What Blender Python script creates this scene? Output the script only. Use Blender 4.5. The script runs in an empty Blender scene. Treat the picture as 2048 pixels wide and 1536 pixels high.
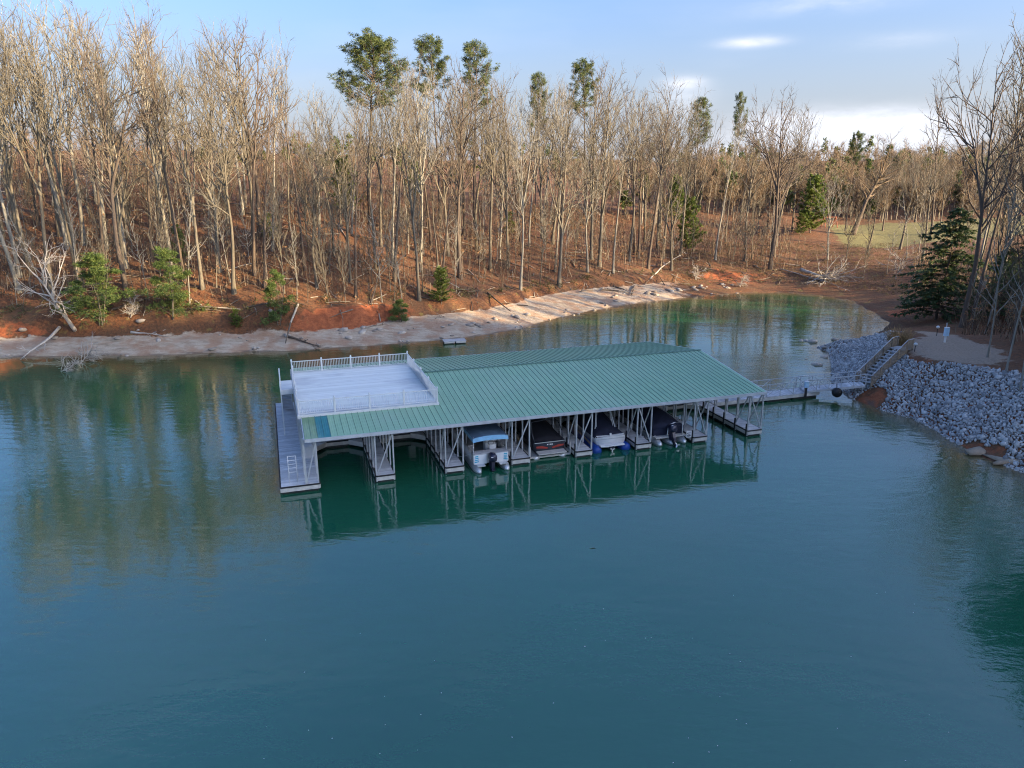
import bpy, math, random
import numpy as np
from mathutils import Vector, Matrix, Euler

R = math.radians
SC = bpy.context.scene
COL = SC.collection

# ------------------------------------------------------------------ camera, sky, sun, exposure
CAM_H = 19.2
PITCH = R(15.8)
cam_d = bpy.data.cameras.new('camera'); cam = bpy.data.objects.new('camera', cam_d); COL.objects.link(cam)
cam.location = (0, 0, CAM_H); cam.rotation_euler = (R(90) - PITCH, 0, 0)
cam_d.sensor_fit = 'HORIZONTAL'; cam_d.sensor_width = 36.0; cam_d.lens = 36.0 * 1472.0 / 2048.0
cam_d.clip_start = 0.5; cam_d.clip_end = 6000
SC.camera = cam

SUN_AZ = R(114)          # clockwise from +Y (view direction) towards +X
SUN_EL = R(16)
world = bpy.data.worlds.new('World'); SC.world = world; world.use_nodes = True
nt = world.node_tree; nt.nodes.clear()
w_out = nt.nodes.new('ShaderNodeOutputWorld'); w_bg = nt.nodes.new('ShaderNodeBackground')
sky = nt.nodes.new('ShaderNodeTexSky'); sky.sky_type = 'NISHITA'; sky.sun_disc = False
sky.sun_elevation = SUN_EL; sky.sun_rotation = SUN_AZ
sky.altitude = 300; sky.air_density = 1.0; sky.dust_density = 7.5; sky.ozone_density = 4.0
w_bg.inputs['Strength'].default_value = 0.15
def wn(t, **k):
    n = nt.nodes.new(t)
    for a, b in k.items():
        if a == 'op': n.operation = b
        elif a.startswith('i'): n.inputs[int(a[1:])].default_value = b
        else: setattr(n, a, b)
    return n
# thin cloud puffs low over the right of the valley plus a sparse veil that goes on all round
tc = wn('ShaderNodeTexCoord')
def wmath(op, a, b=None):
    n = wn('ShaderNodeMath', op=op)
    for i, v in enumerate((a, b)):
        if v is None: continue
        if isinstance(v, (int, float)): n.inputs[i].default_value = v
        else: nt.links.new(v, n.inputs[i])
    return n.outputs[0]
def cloud(px, py, sx, sy, amt):
    u = (px - 1024) / 1472; v = (768 - py) / 1472
    c, s = math.cos(PITCH), math.sin(PITCH)
    d = Vector((u, c + v * s, -s + v * c)).normalized()
    az = math.atan2(d.x, d.y); el = math.asin(d.z)
    a = wmath('DIVIDE', wmath('SUBTRACT', azn, az), sx)
    e = wmath('DIVIDE', wmath('SUBTRACT', eln, el), sy)
    r2 = wmath('ADD', wmath('MULTIPLY', a, a), wmath('MULTIPLY', e, e))
    return wmath('MULTIPLY', wmath('EXPONENT', wmath('MULTIPLY', r2, -1.0)), amt)
sep = wn('ShaderNodeSeparateXYZ'); nt.links.new(tc.outputs['Generated'], sep.inputs[0])
azn = wmath('ARCTAN2', sep.outputs[0], sep.outputs[1]); eln = wmath('ARCSINE', sep.outputs[2])
total = None
for c_ in ((1700, 262, .085, .018, .55), (1790, 245, .050, .016, .5), (1600, 245, .06, .014, .35), (1500, 84, .034, .0055, .75), (1365, 166, .024, .006, .7), (1370, 200, .03, .02, .35),
           (1650, 6, .08, .010, .4), (1800, 78, .05, .008, .25), (1560, 300, .12, .026, .4), (1750, 290, .14, .024, .4)):
    o_ = cloud(*c_); total = o_ if total is None else wmath('ADD', total, o_)
wmap = wn('ShaderNodeMapping'); wmap.inputs['Scale'].default_value = (14, 14, 48); nt.links.new(tc.outputs['Generated'], wmap.inputs[0])
wno = wn('ShaderNodeTexNoise'); wno.inputs['Scale'].default_value = 1.0; wno.inputs['Detail'].default_value = 6; wno.inputs['Roughness'].default_value = .6
nt.links.new(wmap.outputs[0], wno.inputs[0])
ragged = wmath('MULTIPLY', total, wmath('MULTIPLY', wmath('SUBTRACT', wno.outputs[0], .2), 2.6))
wmap2 = wn('ShaderNodeMapping'); wmap2.inputs['Scale'].default_value = (2.2, 2.2, 9); nt.links.new(tc.outputs['Generated'], wmap2.inputs[0])
wno2 = wn('ShaderNodeTexNoise'); wno2.inputs['Scale'].default_value = 1.0; wno2.inputs['Detail'].default_value = 5; nt.links.new(wmap2.outputs[0], wno2.inputs[0])
veil = wmath('MULTIPLY', wmath('MAXIMUM', wmath('SUBTRACT', wno2.outputs[0], .55), 0.0), .6)
haze_ = wmath('MULTIPLY', wmath('EXPONENT', wmath('MULTIPLY', wmath('POWER', wmath('DIVIDE', wmath('ABSOLUTE', eln), .15), 2.0), -1.0)), .55)
cfac = wn('ShaderNodeClamp'); nt.links.new(wmath('ADD', wmath('ADD', ragged, veil), haze_), cfac.inputs[0])
wmix = wn('ShaderNodeMix', data_type='RGBA')
nt.links.new(cfac.outputs[0], wmix.inputs['Factor']); tint = wn('ShaderNodeMix', data_type='RGBA', blend_type='MULTIPLY'); tint.inputs['Factor'].default_value = 1.0; tint.inputs['B'].default_value = (.82, .87, 1.0, 1); nt.links.new(sky.outputs[0], tint.inputs['A']); nt.links.new(tint.outputs['Result'], wmix.inputs['A']); wmix.inputs['B'].default_value = (2.15, 2.25, 2.5, 1)
nt.links.new(wmix.outputs['Result'], w_bg.inputs['Color']); nt.links.new(w_bg.outputs[0], w_out.inputs[0])

sun_d = bpy.data.lights.new('sun', 'SUN'); sun = bpy.data.objects.new('sun', sun_d); COL.objects.link(sun)
sun_d.energy = 5.0; sun_d.angle = R(0.6); sun_d.color = (1.0, .75, .43)
sdir = Vector((math.sin(SUN_AZ) * math.cos(SUN_EL), math.cos(SUN_AZ) * math.cos(SUN_EL), math.sin(SUN_EL)))
sun.rotation_euler = sdir.to_track_quat('Z', 'Y').to_euler()
SC.view_settings.view_transform = 'Standard'; SC.view_settings.look = 'None'; SC.view_settings.gamma = 1
SC.view_settings.use_curve_mapping = False
SC.view_settings.exposure = 1.65
SC.cycles.max_bounces = 4; SC.cycles.diffuse_bounces = 1; SC.cycles.glossy_bounces = 2; SC.cycles.transmission_bounces = 1
SC.cycles.debug_use_spatial_splits = True; SC.cycles.filter_width = 1.1
SC.cycles.caustics_reflective = False; SC.cycles.caustics_refractive = False
try: SC.cycles.use_denoising = True; SC.cycles.denoising_prefilter = 'NONE'
except Exception: pass

# ------------------------------------------------------------------ material helpers
class MT:
    def __init__(self, name):
        self.m = bpy.data.materials.new(name); self.m.use_nodes = True
        self.t = self.m.node_tree; self.t.nodes.clear()
        self.out = self.t.nodes.new('ShaderNodeOutputMaterial')
        self.b = self.t.nodes.new('ShaderNodeBsdfPrincipled')
        self.t.links.new(self.b.outputs[0], self.out.inputs[0])
        self._co = None
    def put(self, sock, v):
        if isinstance(v, (int, float)): sock.default_value = v
        elif isinstance(v, tuple): sock.default_value = v if len(v) != 3 or sock.type == 'VECTOR' else (*v, 1)
        else: self.t.links.new(v, sock)
    def set(self, **k):
        for a, v in k.items(): self.put(self.b.inputs[a.replace('_', ' ')], v)
        return self
    def node(self, ty, **k):
        n = self.t.nodes.new(ty)
        for a, v in k.items(): setattr(n, a, v)
        return n
    def obj(self):
        if self._co is None: self._co = self.node('ShaderNodeTexCoord')
        return self._co.outputs['Object']
    def geo(self): return self.node('ShaderNodeNewGeometry')
    def pos(self): return self.geo().outputs['Position']
    def isl(self): return self.geo().outputs['Random Per Island']
    def orand(self): return self.node('ShaderNodeObjectInfo').outputs['Random']
    def att(self, name):
        n = self.node('ShaderNodeAttribute', attribute_name=name); return n.outputs['Fac']
    def map(self, vec, scale=(1, 1, 1), rot=(0, 0, 0)):
        n = self.node('ShaderNodeMapping'); n.inputs['Scale'].default_value = scale; n.inputs['Rotation'].default_value = rot
        self.t.links.new(vec, n.inputs[0]); return n.outputs[0]
    def noise(self, vec, scale=1., detail=4., rough=.55, dist=0.):
        n = self.node('ShaderNodeTexNoise'); self.t.links.new(vec, n.inputs[0])
        n.inputs['Scale'].default_value = scale; n.inputs['Detail'].default_value = detail
        n.inputs['Roughness'].default_value = rough; n.inputs['Distortion'].default_value = dist
        return n.outputs[0]
    def vor(self, vec, scale=1., feature='F1'):
        n = self.node('ShaderNodeTexVoronoi', feature=feature); self.t.links.new(vec, n.inputs[0]); n.inputs['Scale'].default_value = scale
        return n
    def ramp(self, f, *stops):
        n = self.node('ShaderNodeValToRGB'); el = n.color_ramp.elements
        while len(el) < len(stops): el.new(.5)
        for e, (p, c) in zip(el, stops):
            e.position = p; e.color = (*c, 1) if isinstance(c, tuple) else (c, c, c, 1)
        self.t.links.new(f, n.inputs[0]); return n.outputs[0]
    def math(self, op, a, b=None, clamp=False):
        n = self.node('ShaderNodeMath', operation=op, use_clamp=clamp); self.put(n.inputs[0], a)
        if b is not None: self.put(n.inputs[1], b)
        return n.outputs[0]
    def mix(self, f, a, b, mode='MIX'):
        n = self.node('ShaderNodeMix', data_type='RGBA', blend_type=mode)
        self.put(n.inputs['Factor'], f); self.put(n.inputs['A'], a); self.put(n.inputs['B'], b); return n.outputs['Result']
    def bump(self, h, strength=.3, dist=.1, normal=None):
        n = self.node('ShaderNodeBump'); n.inputs['Strength'].default_value = strength; n.inputs['Distance'].default_value = dist
        self.t.links.new(h, n.inputs['Height'])
        if normal is not None: self.t.links.new(normal, n.inputs['Normal'])
        self.t.links.new(n.outputs[0], self.b.inputs['Normal']); return n.outputs[0]

def simple(name, col, rough=.6, metal=0., var=.12, scale=3., rand=False):
    m = MT(name); n = m.noise(m.obj(), scale, 5)
    lo = tuple(max(0, c * (1 - var)) for c in col); hi = tuple(min(1, c * (1 + var)) for c in col)
    c = m.ramp(n, (.3, lo), (.7, hi))
    m.set(Base_Color=c, Roughness=rough, Metallic=metal)
    return m.m

M = {}
def bark(name, lo, hi, tint):
    m = MT(name); co = m.map(m.obj(), (3, 3, .6))
    n = m.noise(co, 1.6, 6, .65); c = m.ramp(n, (.28, lo), (.72, hi))
    c = m.mix(m.ramp(m.orand(), (.0, 0.), (1., .6)), c, tint)
    m.set(Base_Color=c, Roughness=.9); m.bump(n, .5, .05); return m.m
M['bark'] = bark('bark_grey_tan', (.055, .047, .037), (.235, .207, .160), (.105, .088, .062))
M['bark_pale'] = bark('bark_pale', (.13, .12, .10), (.34, .32, .275), (.20, .182, .145))
M['bark_dark'] = bark('bark_dark', (.05, .04, .033), (.15, .115, .09), (.12, .085, .06))
M['bark_dead'] = bark('bark_dead', (.28, .25, .22), (.55, .50, .44), (.40, .36, .31))
def twig(name, a, b):
    m = MT(name); n = m.noise(m.obj(), .6, 3); c = m.ramp(n, (.3, a), (.7, b))
    c = m.mix(m.ramp(m.orand(), (0., 0.), (1., .55)), c, (.165, .128, .062))
    m.set(Base_Color=c, Roughness=.85); return m.m
M['twig'] = twig('twig_tan', (.088, .076, .046), (.195, .170, .104))
M['twig_grey'] = twig('twig_grey', (.09, .076, .055), (.19, .165, .125))
M['twig_brown'] = twig('twig_brown', (.10, .068, .042), (.20, .138, .085))
def leafm(name, a, b, c_):
    m = MT(name); r = m.isl(); c = m.ramp(r, (.0, a), (.55, b), (1., c_))
    m.set(Base_Color=c, Roughness=.7)
    m.b.inputs['Subsurface Weight'].default_value = 0
    tr = m.node('ShaderNodeBsdfTranslucent'); m.t.links.new(c, tr.inputs[0])
    mx = m.node('ShaderNodeMixShader'); mx.inputs[0].default_value = .3
    m.t.links.new(m.b.outputs[0], mx.inputs[1]); m.t.links.new(tr.outputs[0], mx.inputs[2]); m.t.links.new(mx.outputs[0], m.out.inputs[0])
    return m.m
M['pine'] = leafm('pine_needles', (.04, .065, .02), (.09, .125, .034), (.17, .19, .055))
M['hemlock'] = leafm('hemlock_needles', (.045, .085, .034), (.085, .135, .052), (.135, .18, .068))
M['bush'] = leafm('bush_foliage', (.045, .09, .022), (.105, .165, .038), (.21, .25, .06))
M['scrub'] = leafm('scrub_foliage', (.05, .055, .02), (.11, .105, .035), (.19, .15, .07))
M['deadgrass'] = leafm('dead_grass_blades', (.09, .062, .03), (.16, .115, .055), (.24, .185, .095))
M['youngpine'] = leafm('young_pine_needles', (.09, .15, .03), (.17, .23, .05), (.27, .30, .08))
M['copper'] = leafm('dry_leaves', (.22, .10, .045), (.32, .17, .08), (.36, .23, .12))
M['drygrass'] = leafm('dry_grass', (.38, .24, .11), (.52, .35, .17), (.60, .44, .24))

m = MT('brush'); m.set(Base_Color=m.ramp(m.isl(), (0., (.045, .030, .020)), (.6, (.12, .082, .052)), (1., (.29, .235, .17))), Roughness=.9); M['brush'] = m.m
m = MT('fallen_wood'); m.set(Base_Color=m.ramp(m.isl(), (0., (.07, .05, .036)), (.6, (.19, .15, .11)), (1., (.40, .35, .28))), Roughness=.9); M['fallen'] = m.m
# ground
m = MT('ground'); P = m.pos()
n1 = m.noise(P, .35, 6, .6); n2 = m.noise(P, 3.2, 6, .7); n3 = m.noise(m.map(P, (1, 2.2, 1)), 9., 3, .7)
lit = m.ramp(n2, (.25, (.050, .024, .011)), (.45, (.115, .047, .020)), (.62, (.205, .080, .030)), (.8, (.28, .140, .062)))
lit = m.mix(m.ramp(n1, (.42, 0.), (.62, .65)), lit, (.125, .072, .036))
lit = m.mix(m.ramp(n3, (.60, 0.), (.72, .55)), lit, (.26, .18, .10))
moss = m.ramp(m.noise(P, .8, 5), (.60, 0.), (.70, .6)); lit = m.mix(m.math('MULTIPLY', moss, m.att('m_moss')), lit, (.20, .17, .045))
bn = m.noise(m.map(P, (.6, 1.6, 3)), 1.1, 8, .68, .5)
beach = m.ramp(bn, (.25, (.17, .125, .085)), (.42, (.35, .28, .205)), (.60, (.48, .40, .31)), (.8, (.30, .225, .155)))
beach = m.mix(m.ramp(m.noise(P, .5, 5), (.44, 0.), (.60, .75)), beach, (.33, .19, .115))
clay = m.ramp(m.noise(P, 1.6, 6), (.3, (.20, .055, .020)), (.7, (.38, .115, .042)))
lawn = m.ramp(m.noise(P, 1.2, 6, .7), (.3, (.12, .10, .045)), (.55, (.19, .17, .06)), (.75, (.24, .20, .09)))
grav = m.ramp(m.noise(P, 6., 6, .7), (.3, (.23, .17, .12)), (.6, (.35, .275, .21)), (.8, (.46, .38, .31)))
wob = m.math('MULTIPLY', m.math('SUBTRACT', m.noise(P, 1.1, 5, .65), .5), 1.1)
def msk(a): return m.ramp(m.math('ADD', m.att(a), wob), (.42, 0.), (.60, 1.))
c = m.mix(msk('m_lawn'), lit, lawn)
c = m.mix(msk('m_beach'), c, beach)
c = m.mix(msk('m_clay'), c, clay)
c = m.mix(msk('m_gravel'), c, grav)
c = m.mix(m.ramp(m.math('ADD', m.att('m_wet'), m.math('MULTIPLY', wob, .5)), (.4, 0.), (.65, .72)), c, (.10, .075, .055))
m.set(Base_Color=c, Roughness=.95)
m.bump(m.math('ADD', m.math('MULTIPLY', n2, .6), m.math('MULTIPLY', bn, .8)), .9, .25)
M['ground'] = m.m

# water
m = MT('water'); P = m.pos()
deep = m.ramp(m.noise(P, .025, 3), (.35, (.010, .084, .044)), (.65, (.013, .114, .062)))
sh = m.att('m_shallow')
c = m.mix(m.ramp(sh, (.05, 0.), (.55, 1.)), deep, (.030, .070, .026))
c = m.mix(m.ramp(sh, (.55, 0.), (.98, 1.)), c, (.15, .105, .055))
wind = m.ramp(m.noise(m.map(P, (.6, 1.4, 1), (0, 0, R(25))), .035, 5, .6, .6), (.38, 0.), (.62, 1.))
m.set(Base_Color=c, Roughness=m.math('ADD', m.math('MULTIPLY', wind, .10), .02), IOR=2.0)
calm = m.math('ADD', m.math('MULTIPLY', wind, 1.1), .28)
h1 = m.noise(m.map(P, (.55, 1.25, 1), (0, 0, R(20))), 1.3, 3, .5, .3)
h2 = m.noise(m.map(P, (.7, 1.3, 1), (0, 0, R(-25))), 4.2, 3, .6)
h3 = m.noise(m.map(P, (.5, 1.2, 1), (0, 0, R(35))), .32, 3, .5)
hh = m.math('ADD', m.math('MULTIPLY', m.math('ADD', m.math('MULTIPLY', h1, 1.), m.math('MULTIPLY', h2, .25)), calm), m.math('MULTIPLY', h3, 1.2))
m.bump(hh, .5, .045)
M['water'] = m.m

def stone(name, island, a, b, c_):
    m = MT(name); r = m.isl() if island else m.orand()
    c = m.ramp(r, (.0, a), (.5, b), (1., c_)); n = m.noise(m.obj(), 5., 6, .65)
    c = m.mix(m.ramp(n, (.35, 0.), (.75, .5)), c, tuple(q * .55 for q in a)); m.set(Base_Color=c, Roughness=.9); m.bump(n, .4, .05); return m.m
M['riprap'] = stone('riprap_stone', True, (.20, .205, .21), (.41, .41, .41), (.60, .595, .58))
M['riprap1'] = stone('riprap_stone_single', False, (.22, .22, .22), (.43, .425, .41), (.62, .61, .58))
M['rock'] = stone('shore_rock', False, (.26, .22, .18), (.38, .33, .28), (.52, .47, .41))
M['slab'] = stone('slab_rock', False, (.30, .22, .15), (.40, .30, .21), (.48, .38, .28))

def planks(name, a, b, c_, rough=.8):
    m = MT(name); r = m.isl(); c = m.ramp(r, (0., a), (.5, b), (1., c_))
    n = m.noise(m.map(m.obj(), (1, 1, 1)), 2.2, 6, .7); c = m.mix(m.ramp(n, (.35, 0.), (.8, .55)), c, tuple(q * .6 for q in a))
    m.set(Base_Color=c, Roughness=rough); return m.m
M['plank'] = planks('grey_decking', (.46, .47, .49), (.58, .59, .61), (.70, .71, .72))
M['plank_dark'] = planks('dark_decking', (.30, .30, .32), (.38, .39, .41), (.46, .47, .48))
m = MT('upper_decking'); r = m.isl(); c = m.ramp(r, (0., (.62, .65, .63)), (1., (.75, .78, .76)))
n = m.noise(m.map(m.obj(), (.35, 1.6, 1)), 1.1, 7, .7); c = m.mix(m.ramp(n, (.55, 0.), (.8, .55)), c, (.33, .33, .37))
st = m.noise(m.map(m.obj(), (.5, 1, 1)), .35, 5, .6); c = m.mix(m.ramp(st, (.52, 0.), (.72, .7)), c, (.30, .31, .36))
m.set(Base_Color=c, Roughness=.75); M['updeck'] = m.m
M['white'] = simple('white_paint', (.66, .67, .67), .5, 0, .08)
M['galv'] = simple('galvanised_steel', (.52, .54, .56), .45, .35, .12)
M['fascia'] = simple('eave_fascia', (.50, .53, .56), .5, .1, .1)
M['cream'] = simple('pale_fascia_board', (.56, .54, .50), .7, 0, .15)
M['black'] = simple('black_rubber', (.012, .012, .014), .6)
M['float'] = simple('black_float', (.02, .02, .022), .5)
def roofm(name, a, b):
    m = MT(name); c = m.mix(m.orand(), a, b)
    n = m.noise(m.map(m.obj(), (2, .5, 1)), .9, 6, .65); c = m.mix(m.ramp(n, (.40, 0.), (.80, .5)), c, tuple(q * .62 for q in a))
    sk_ = m.noise(m.map(m.pos(), (.22, .22, .22)), 1., 5, .6); c = m.mix(m.ramp(sk_, (.45, 0.), (.7, .35)), c, (.40, .50, .40))
    m.set(Base_Color=c, Roughness=.45, Metallic=0.); return m.m
M['roof'] = roofm('green_metal_roof', (.275, .465, .300), (.305, .500, .330))
M['roof_teal'] = roofm('teal_metal_roof', (.025, .20, .22), (.03, .22, .24))
M['roof_lime'] = roofm('yellow_green_metal_roof', (.17, .29, .15), (.19, .31, .16))
M['seam'] = simple('roof_seam_shade_and_ridge', (.10, .20, .145), .6)  # ridge cap green; on rib sides the dark tone paints in seam shadow
M['wood'] = planks('weathered_wood', (.19, .145, .10), (.28, .22, .155), (.37, .30, .22))
M['wood_grey'] = planks('grey_weathered_wood', (.33, .33, .34), (.42, .42, .43), (.50, .50, .50))
M['navy'] = simple('navy_canvas', (.010, .014, .035), .85, 0, .3)
M['blackcanvas'] = simple('black_canvas', (.010, .010, .016), .85, 0, .3)
M['bluecanvas'] = None
m = MT('faded_blue_canvas'); n = m.noise(m.obj(), 1.7, 6, .65); m.set(Base_Color=m.ramp(n, (.3, (.10, .17, .28)), (.55, (.13, .22, .33)), (.75, (.20, .33, .45))), Roughness=.85); M['bluecanvas'] = m.m
M['skirt'] = simple('light_blue_canvas', (.22, .46, .66), .8, 0, .12)
M['alu'] = simple('aluminium', (.62, .64, .66), .35, .6, .1)
M['gel_white'] = simple('white_gelcoat', (.78, .79, .80), .25, 0, .04)
M['gel_grey'] = simple('dark_grey_gelcoat', (.055, .06, .075), .25, 0, .08)
M['gel_red'] = simple('red_gelcoat', (.40, .045, .03), .3)
M['teal'] = simple('turquoise_decal', (.03, .40, .60), .4)
M['lettering'] = simple('white_lettering', (.8, .8, .8), .4)
M['blue_float'] = simple('blue_lift_tank', (.012, .06, .30), .4)
M['motor'] = simple('dark_outboard', (.022, .024, .050), .3)
M['vinyl'] = simple('pale_vinyl', (.55, .53, .50), .6)
M['orange'] = simple('orange_plastic', (.50, .10, .03), .45)
M['pale_blue'] = simple('pale_blue_plastic', (.42, .62, .80), .4)
M['red_wood'] = simple('red_stained_wood', (.22, .07, .04), .8)
M['foam'] = simple('white_foam_float', (.8, .82, .82), .7)

# ------------------------------------------------------------------ mesh helpers
class MB:
    def __init__(self): self.v = []; self.f = []; self.mi = []
    def add(self, vs, fs, mi=0):
        b = len(self.v); self.v.extend(vs); self.f.extend(tuple(b + i for i in f) for f in fs); self.mi.extend([mi] * len(fs)); return self
    def box(self, c, s, rot=None, mi=0, top=1.):
        hx, hy, hz = s[0] / 2, s[1] / 2, s[2] / 2
        vs = [Vector((x * hx * (top if z > 0 else 1), y * hy * (top if z > 0 else 1), z * hz)) for z in (-1, 1) for y in (-1, 1) for x in (-1, 1)]
        if rot is not None: vs = [rot @ p for p in vs]
        c = Vector(c)
        return self.add([tuple(p + c) for p in vs], [(0, 2, 3, 1), (4, 5, 7, 6), (0, 1, 5, 4), (2, 6, 7, 3), (0, 4, 6, 2), (1, 3, 7, 5)], mi)
    def bb(self, x0, x1, y0, y1, z0, z1, mi=0):
        return self.box(((x0 + x1) / 2, (y0 + y1) / 2, (z0 + z1) / 2), (x1 - x0, y1 - y0, z1 - z0), None, mi)
    def bar(self, a, b, w, h=None, mi=0):
        a, b = Vector(a), Vector(b); d = b - a; L = d.length
        if L < 1e-6: return self
        q = d.to_track_quat('Z', 'Y').to_matrix()
        return self.box((a + b) / 2, (w, h or w, L), q, mi)
    def tube(self, pts, rad, sides=6, mi=0, cap=True, close=False):
        pts = [Vector(p) for p in pts]; n = len(pts)
        if isinstance(rad, (int, float)): rad = [rad] * n
        vs = []; ref = None
        for i, p in enumerate(pts):
            t = (pts[min(i + 1, n - 1)] - pts[max(i - 1, 0)])
            t = t.normalized() if t.length > 1e-9 else Vector((0, 0, 1))
            if ref is None: ref = Vector((1, 0, 0)) if abs(t.x) < .8 else Vector((0, 1, 0))
            x = t.cross(ref); x = x.normalized() if x.length > 1e-6 else t.orthogonal().normalized(); y = t.cross(x); ref = -y if False else ref
            for k in range(sides):
                a = 2 * math.pi * k / sides
                vs.append(tuple(p + x * (math.cos(a) * rad[i]) + y * (math.sin(a) * rad[i])))
        fs = []
        for i in range(n - 1):
            for k in range(sides):
                k2 = (k + 1) % sides; fs.append((i * sides + k, i * sides + k2, (i + 1) * sides + k2, (i + 1) * sides + k))
        if cap: fs.append(tuple(range(sides - 1, -1, -1))); fs.append(tuple((n - 1) * sides + k for k in range(sides)))
        return self.add(vs, fs, mi)
    def loft(self, secs, mi=0, cap0=True, cap1=True, closed=False):
        k = len(secs[0]); vs = [tuple(p) for s in secs for p in s]; fs = []
        for i in range(len(secs) - 1):
            for j in range(k if closed else k - 1):
                j2 = (j + 1) % k; fs.append((i * k + j, i * k + j2, (i + 1) * k + j2, (i + 1) * k + j))
        if cap0: fs.append(tuple(range(k - 1, -1, -1)))
        if cap1: fs.append(tuple((len(secs) - 1) * k + j for j in range(k)))
        return self.add(vs, fs, mi)
    def mesh(self, name, mats, smooth=False):
        me = bpy.data.meshes.new(name); me.from_pydata(self.v, [], self.f)
        for mm in (mats if isinstance(mats, (list, tuple)) else [mats]): me.materials.append(mm)
        if any(self.mi): me.polygons.foreach_set('material_index', self.mi)
        if smooth: me.polygons.foreach_set('use_smooth', [True] * len(self.f))
        me.update(); return me
    def build(self, name, mats, parent=None, smooth=False, stuff=False):
        o = bpy.data.objects.new(name, self.mesh(name, mats, smooth)); COL.objects.link(o)
        if parent is not None: o.parent = parent
        if stuff: o['kind'] = 'stuff'
        return o

def tag(o, label, cat, group=None):
    o['label'] = label; o['category'] = cat
    if group: o['group'] = group
    return o
def thing(name, label, cat, loc=(0, 0, 0), rz=0., group=None):
    o = bpy.data.objects.new(name, None); o.empty_display_size = .2; COL.objects.link(o)
    o.location = loc; o.rotation_euler = (0, 0, rz); return tag(o, label, cat, group)
def inst(name, me, parent=None, loc=(0, 0, 0), rot=(0, 0, 0), sc=(1, 1, 1)):
    o = bpy.data.objects.new(name, me); COL.objects.link(o); o.parent = parent
    o.location = loc; o.rotation_euler = rot; o.scale = sc; return o

# ------------------------------------------------------------------ terrain
rng = np.random.default_rng(7)
SH = [  # x, y, beach width, beach rise, cut-bank rise, hill slope, hill height
 (-900, 60, 4.6, 1.2, 1.5, .40, 21), (-300, 66, 4.6, 1.2, 1.5, .40, 21), (-160, 74, 4.6, 1.2, 1.5, .40, 21), (-110, 73, 4.6, 1.2, 1.5, .40, 21), (-75, 76, 4.6, 1.2, 1.5, .40, 21),
 (-56.2, 78.5, 4.6, 1.3, 1.7, .40, 21), (-48.6, 79.7, 4.6, 1.3, 1.7, .40, 21), (-40.1, 79.2, 4.6, 1.3, 1.6, .40, 21), (-34, 80.7, 4.6, 1.3, 1.5, .40, 21),
 (-24.3, 82.1, 4.6, 1.3, 1.7, .38, 21), (-16.2, 84.7, 7.5, 1.4, 1.5, .36, 20), (-10.5, 86.9, 7.5, 1.5, 1.1, .34, 19.5), (-4, 89.8, 8.5, 1.6, .9, .32, 19),
 (1, 94.1, 8.5, 1.6, .9, .30, 18.5), (5.3, 100.4, 7.5, 1.5, .9, .29, 18), (9.9, 105.8, 8, 1.5, .9, .28, 17.5), (18.4, 113.6, 8, 1.5, .8, .26, 16.5),
 (24.6, 117.4, 8, 1.5, .8, .24, 15.5), (31.2, 121.5, 8, 1.5, .8, .21, 14), (38.8, 124.7, 8, 1.5, .6, .17, 12), (45.8, 125.3, 9, 1.5, .4, .12, 7.5),
 (51.5, 122.5, 10, 1.5, .3, .085, 6), (54.3, 117.4, 9, 1.3, .3, .085, 6), (52.6, 106.2, 8, 1.2, .3, .085, 6), (51.1, 98.6, 7, 1.2, .3, .08, 5), (48.2, 93.5, 6, 1.3, .2, .10, 6),
 (42.3, 87.5, 5, 1.8, 0, .08, 9), (39.3, 84.7, 5, 2.0, 0, .08, 9), (35.6, 83.2, 6, 2.6, 0, .07, 9), (36.2, 81.0, 6, 3.0, 0, .07, 9), (35.3, 78.5, 6, 3.3, 0, .06, 9), (33.2, 73.1, 6, 3.5, 0, .06, 9),
 (31.3, 68.4, 6, 3.5, 0, .06, 9), (30.6, 64.2, 6, 3.5, 0, .06, 9), (30.9, 61.9, 6.3, 3.5, 0, .07, 9), (31.8, 59.7, 6.5, 3.4, 0, .08, 10), (33.1, 57.3, 6.5, 3.4, 0, .10, 11), (33.5, 54.4, 6.5, 3.4, 0, .12, 12),
 (33.2, 51.2, 6.5, 3.4, 0, .14, 13), (33.6, 48.7, 6.5, 3.4, 0, .16, 14), (34.6, 46, 6.5, 3.3, 0, .18, 15), (37, 38, 6, 3, 0, .25, 20), (40, 25, 6, 2.6, 0, .3, 24),
 (44, 5, 6, 2.5, 0, .3, 24), (48, -30, 6, 2.5, 0, .3, 22), (55, -120, 6, 2.5, 0, .25, 18), (80, -400, 6, 2.5, 0, .25, 18), (120, -900, 6, 2.5, 0, .2, 15), (-900, -900, 6, 1.2, 1.5, .4, 21)]
SHA = np.array(SH, float); SXY = SHA[:, :2]
# densified shore, param interpolation
_seg = []
for i in range(len(SHA) - 1 - 1):
    a, b = SHA[i], SHA[i + 1]; L = np.hypot(*(b[:2] - a[:2])); k = max(1, int(min(L, 200) / 2.0))
    for j in range(k): _seg.append(a + (b - a) * j / k)
DEN = np.array(_seg)
def vnoise(x, y, s, seed):
    xs = x / s + seed * 17.3; ys = y / s - seed * 9.1
    xi = np.floor(xs); yi = np.floor(ys); fx = xs - xi; fy = ys - yi
    def hsh(a, b):
        v = np.sin(a * 127.1 + b * 311.7 + seed * 74.7) * 43758.5453; return v - np.floor(v)
    fx = fx * fx * (3 - 2 * fx); fy = fy * fy * (3 - 2 * fy)
    return (hsh(xi, yi) * (1 - fx) + hsh(xi + 1, yi) * fx) * (1 - fy) + (hsh(xi, yi + 1) * (1 - fx) + hsh(xi + 1, yi + 1) * fx) * fy - .5
def sstep(a, b, x):
    t = np.clip((x - a) / (b - a), 0, 1); return t * t * (3 - 2 * t)
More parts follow.
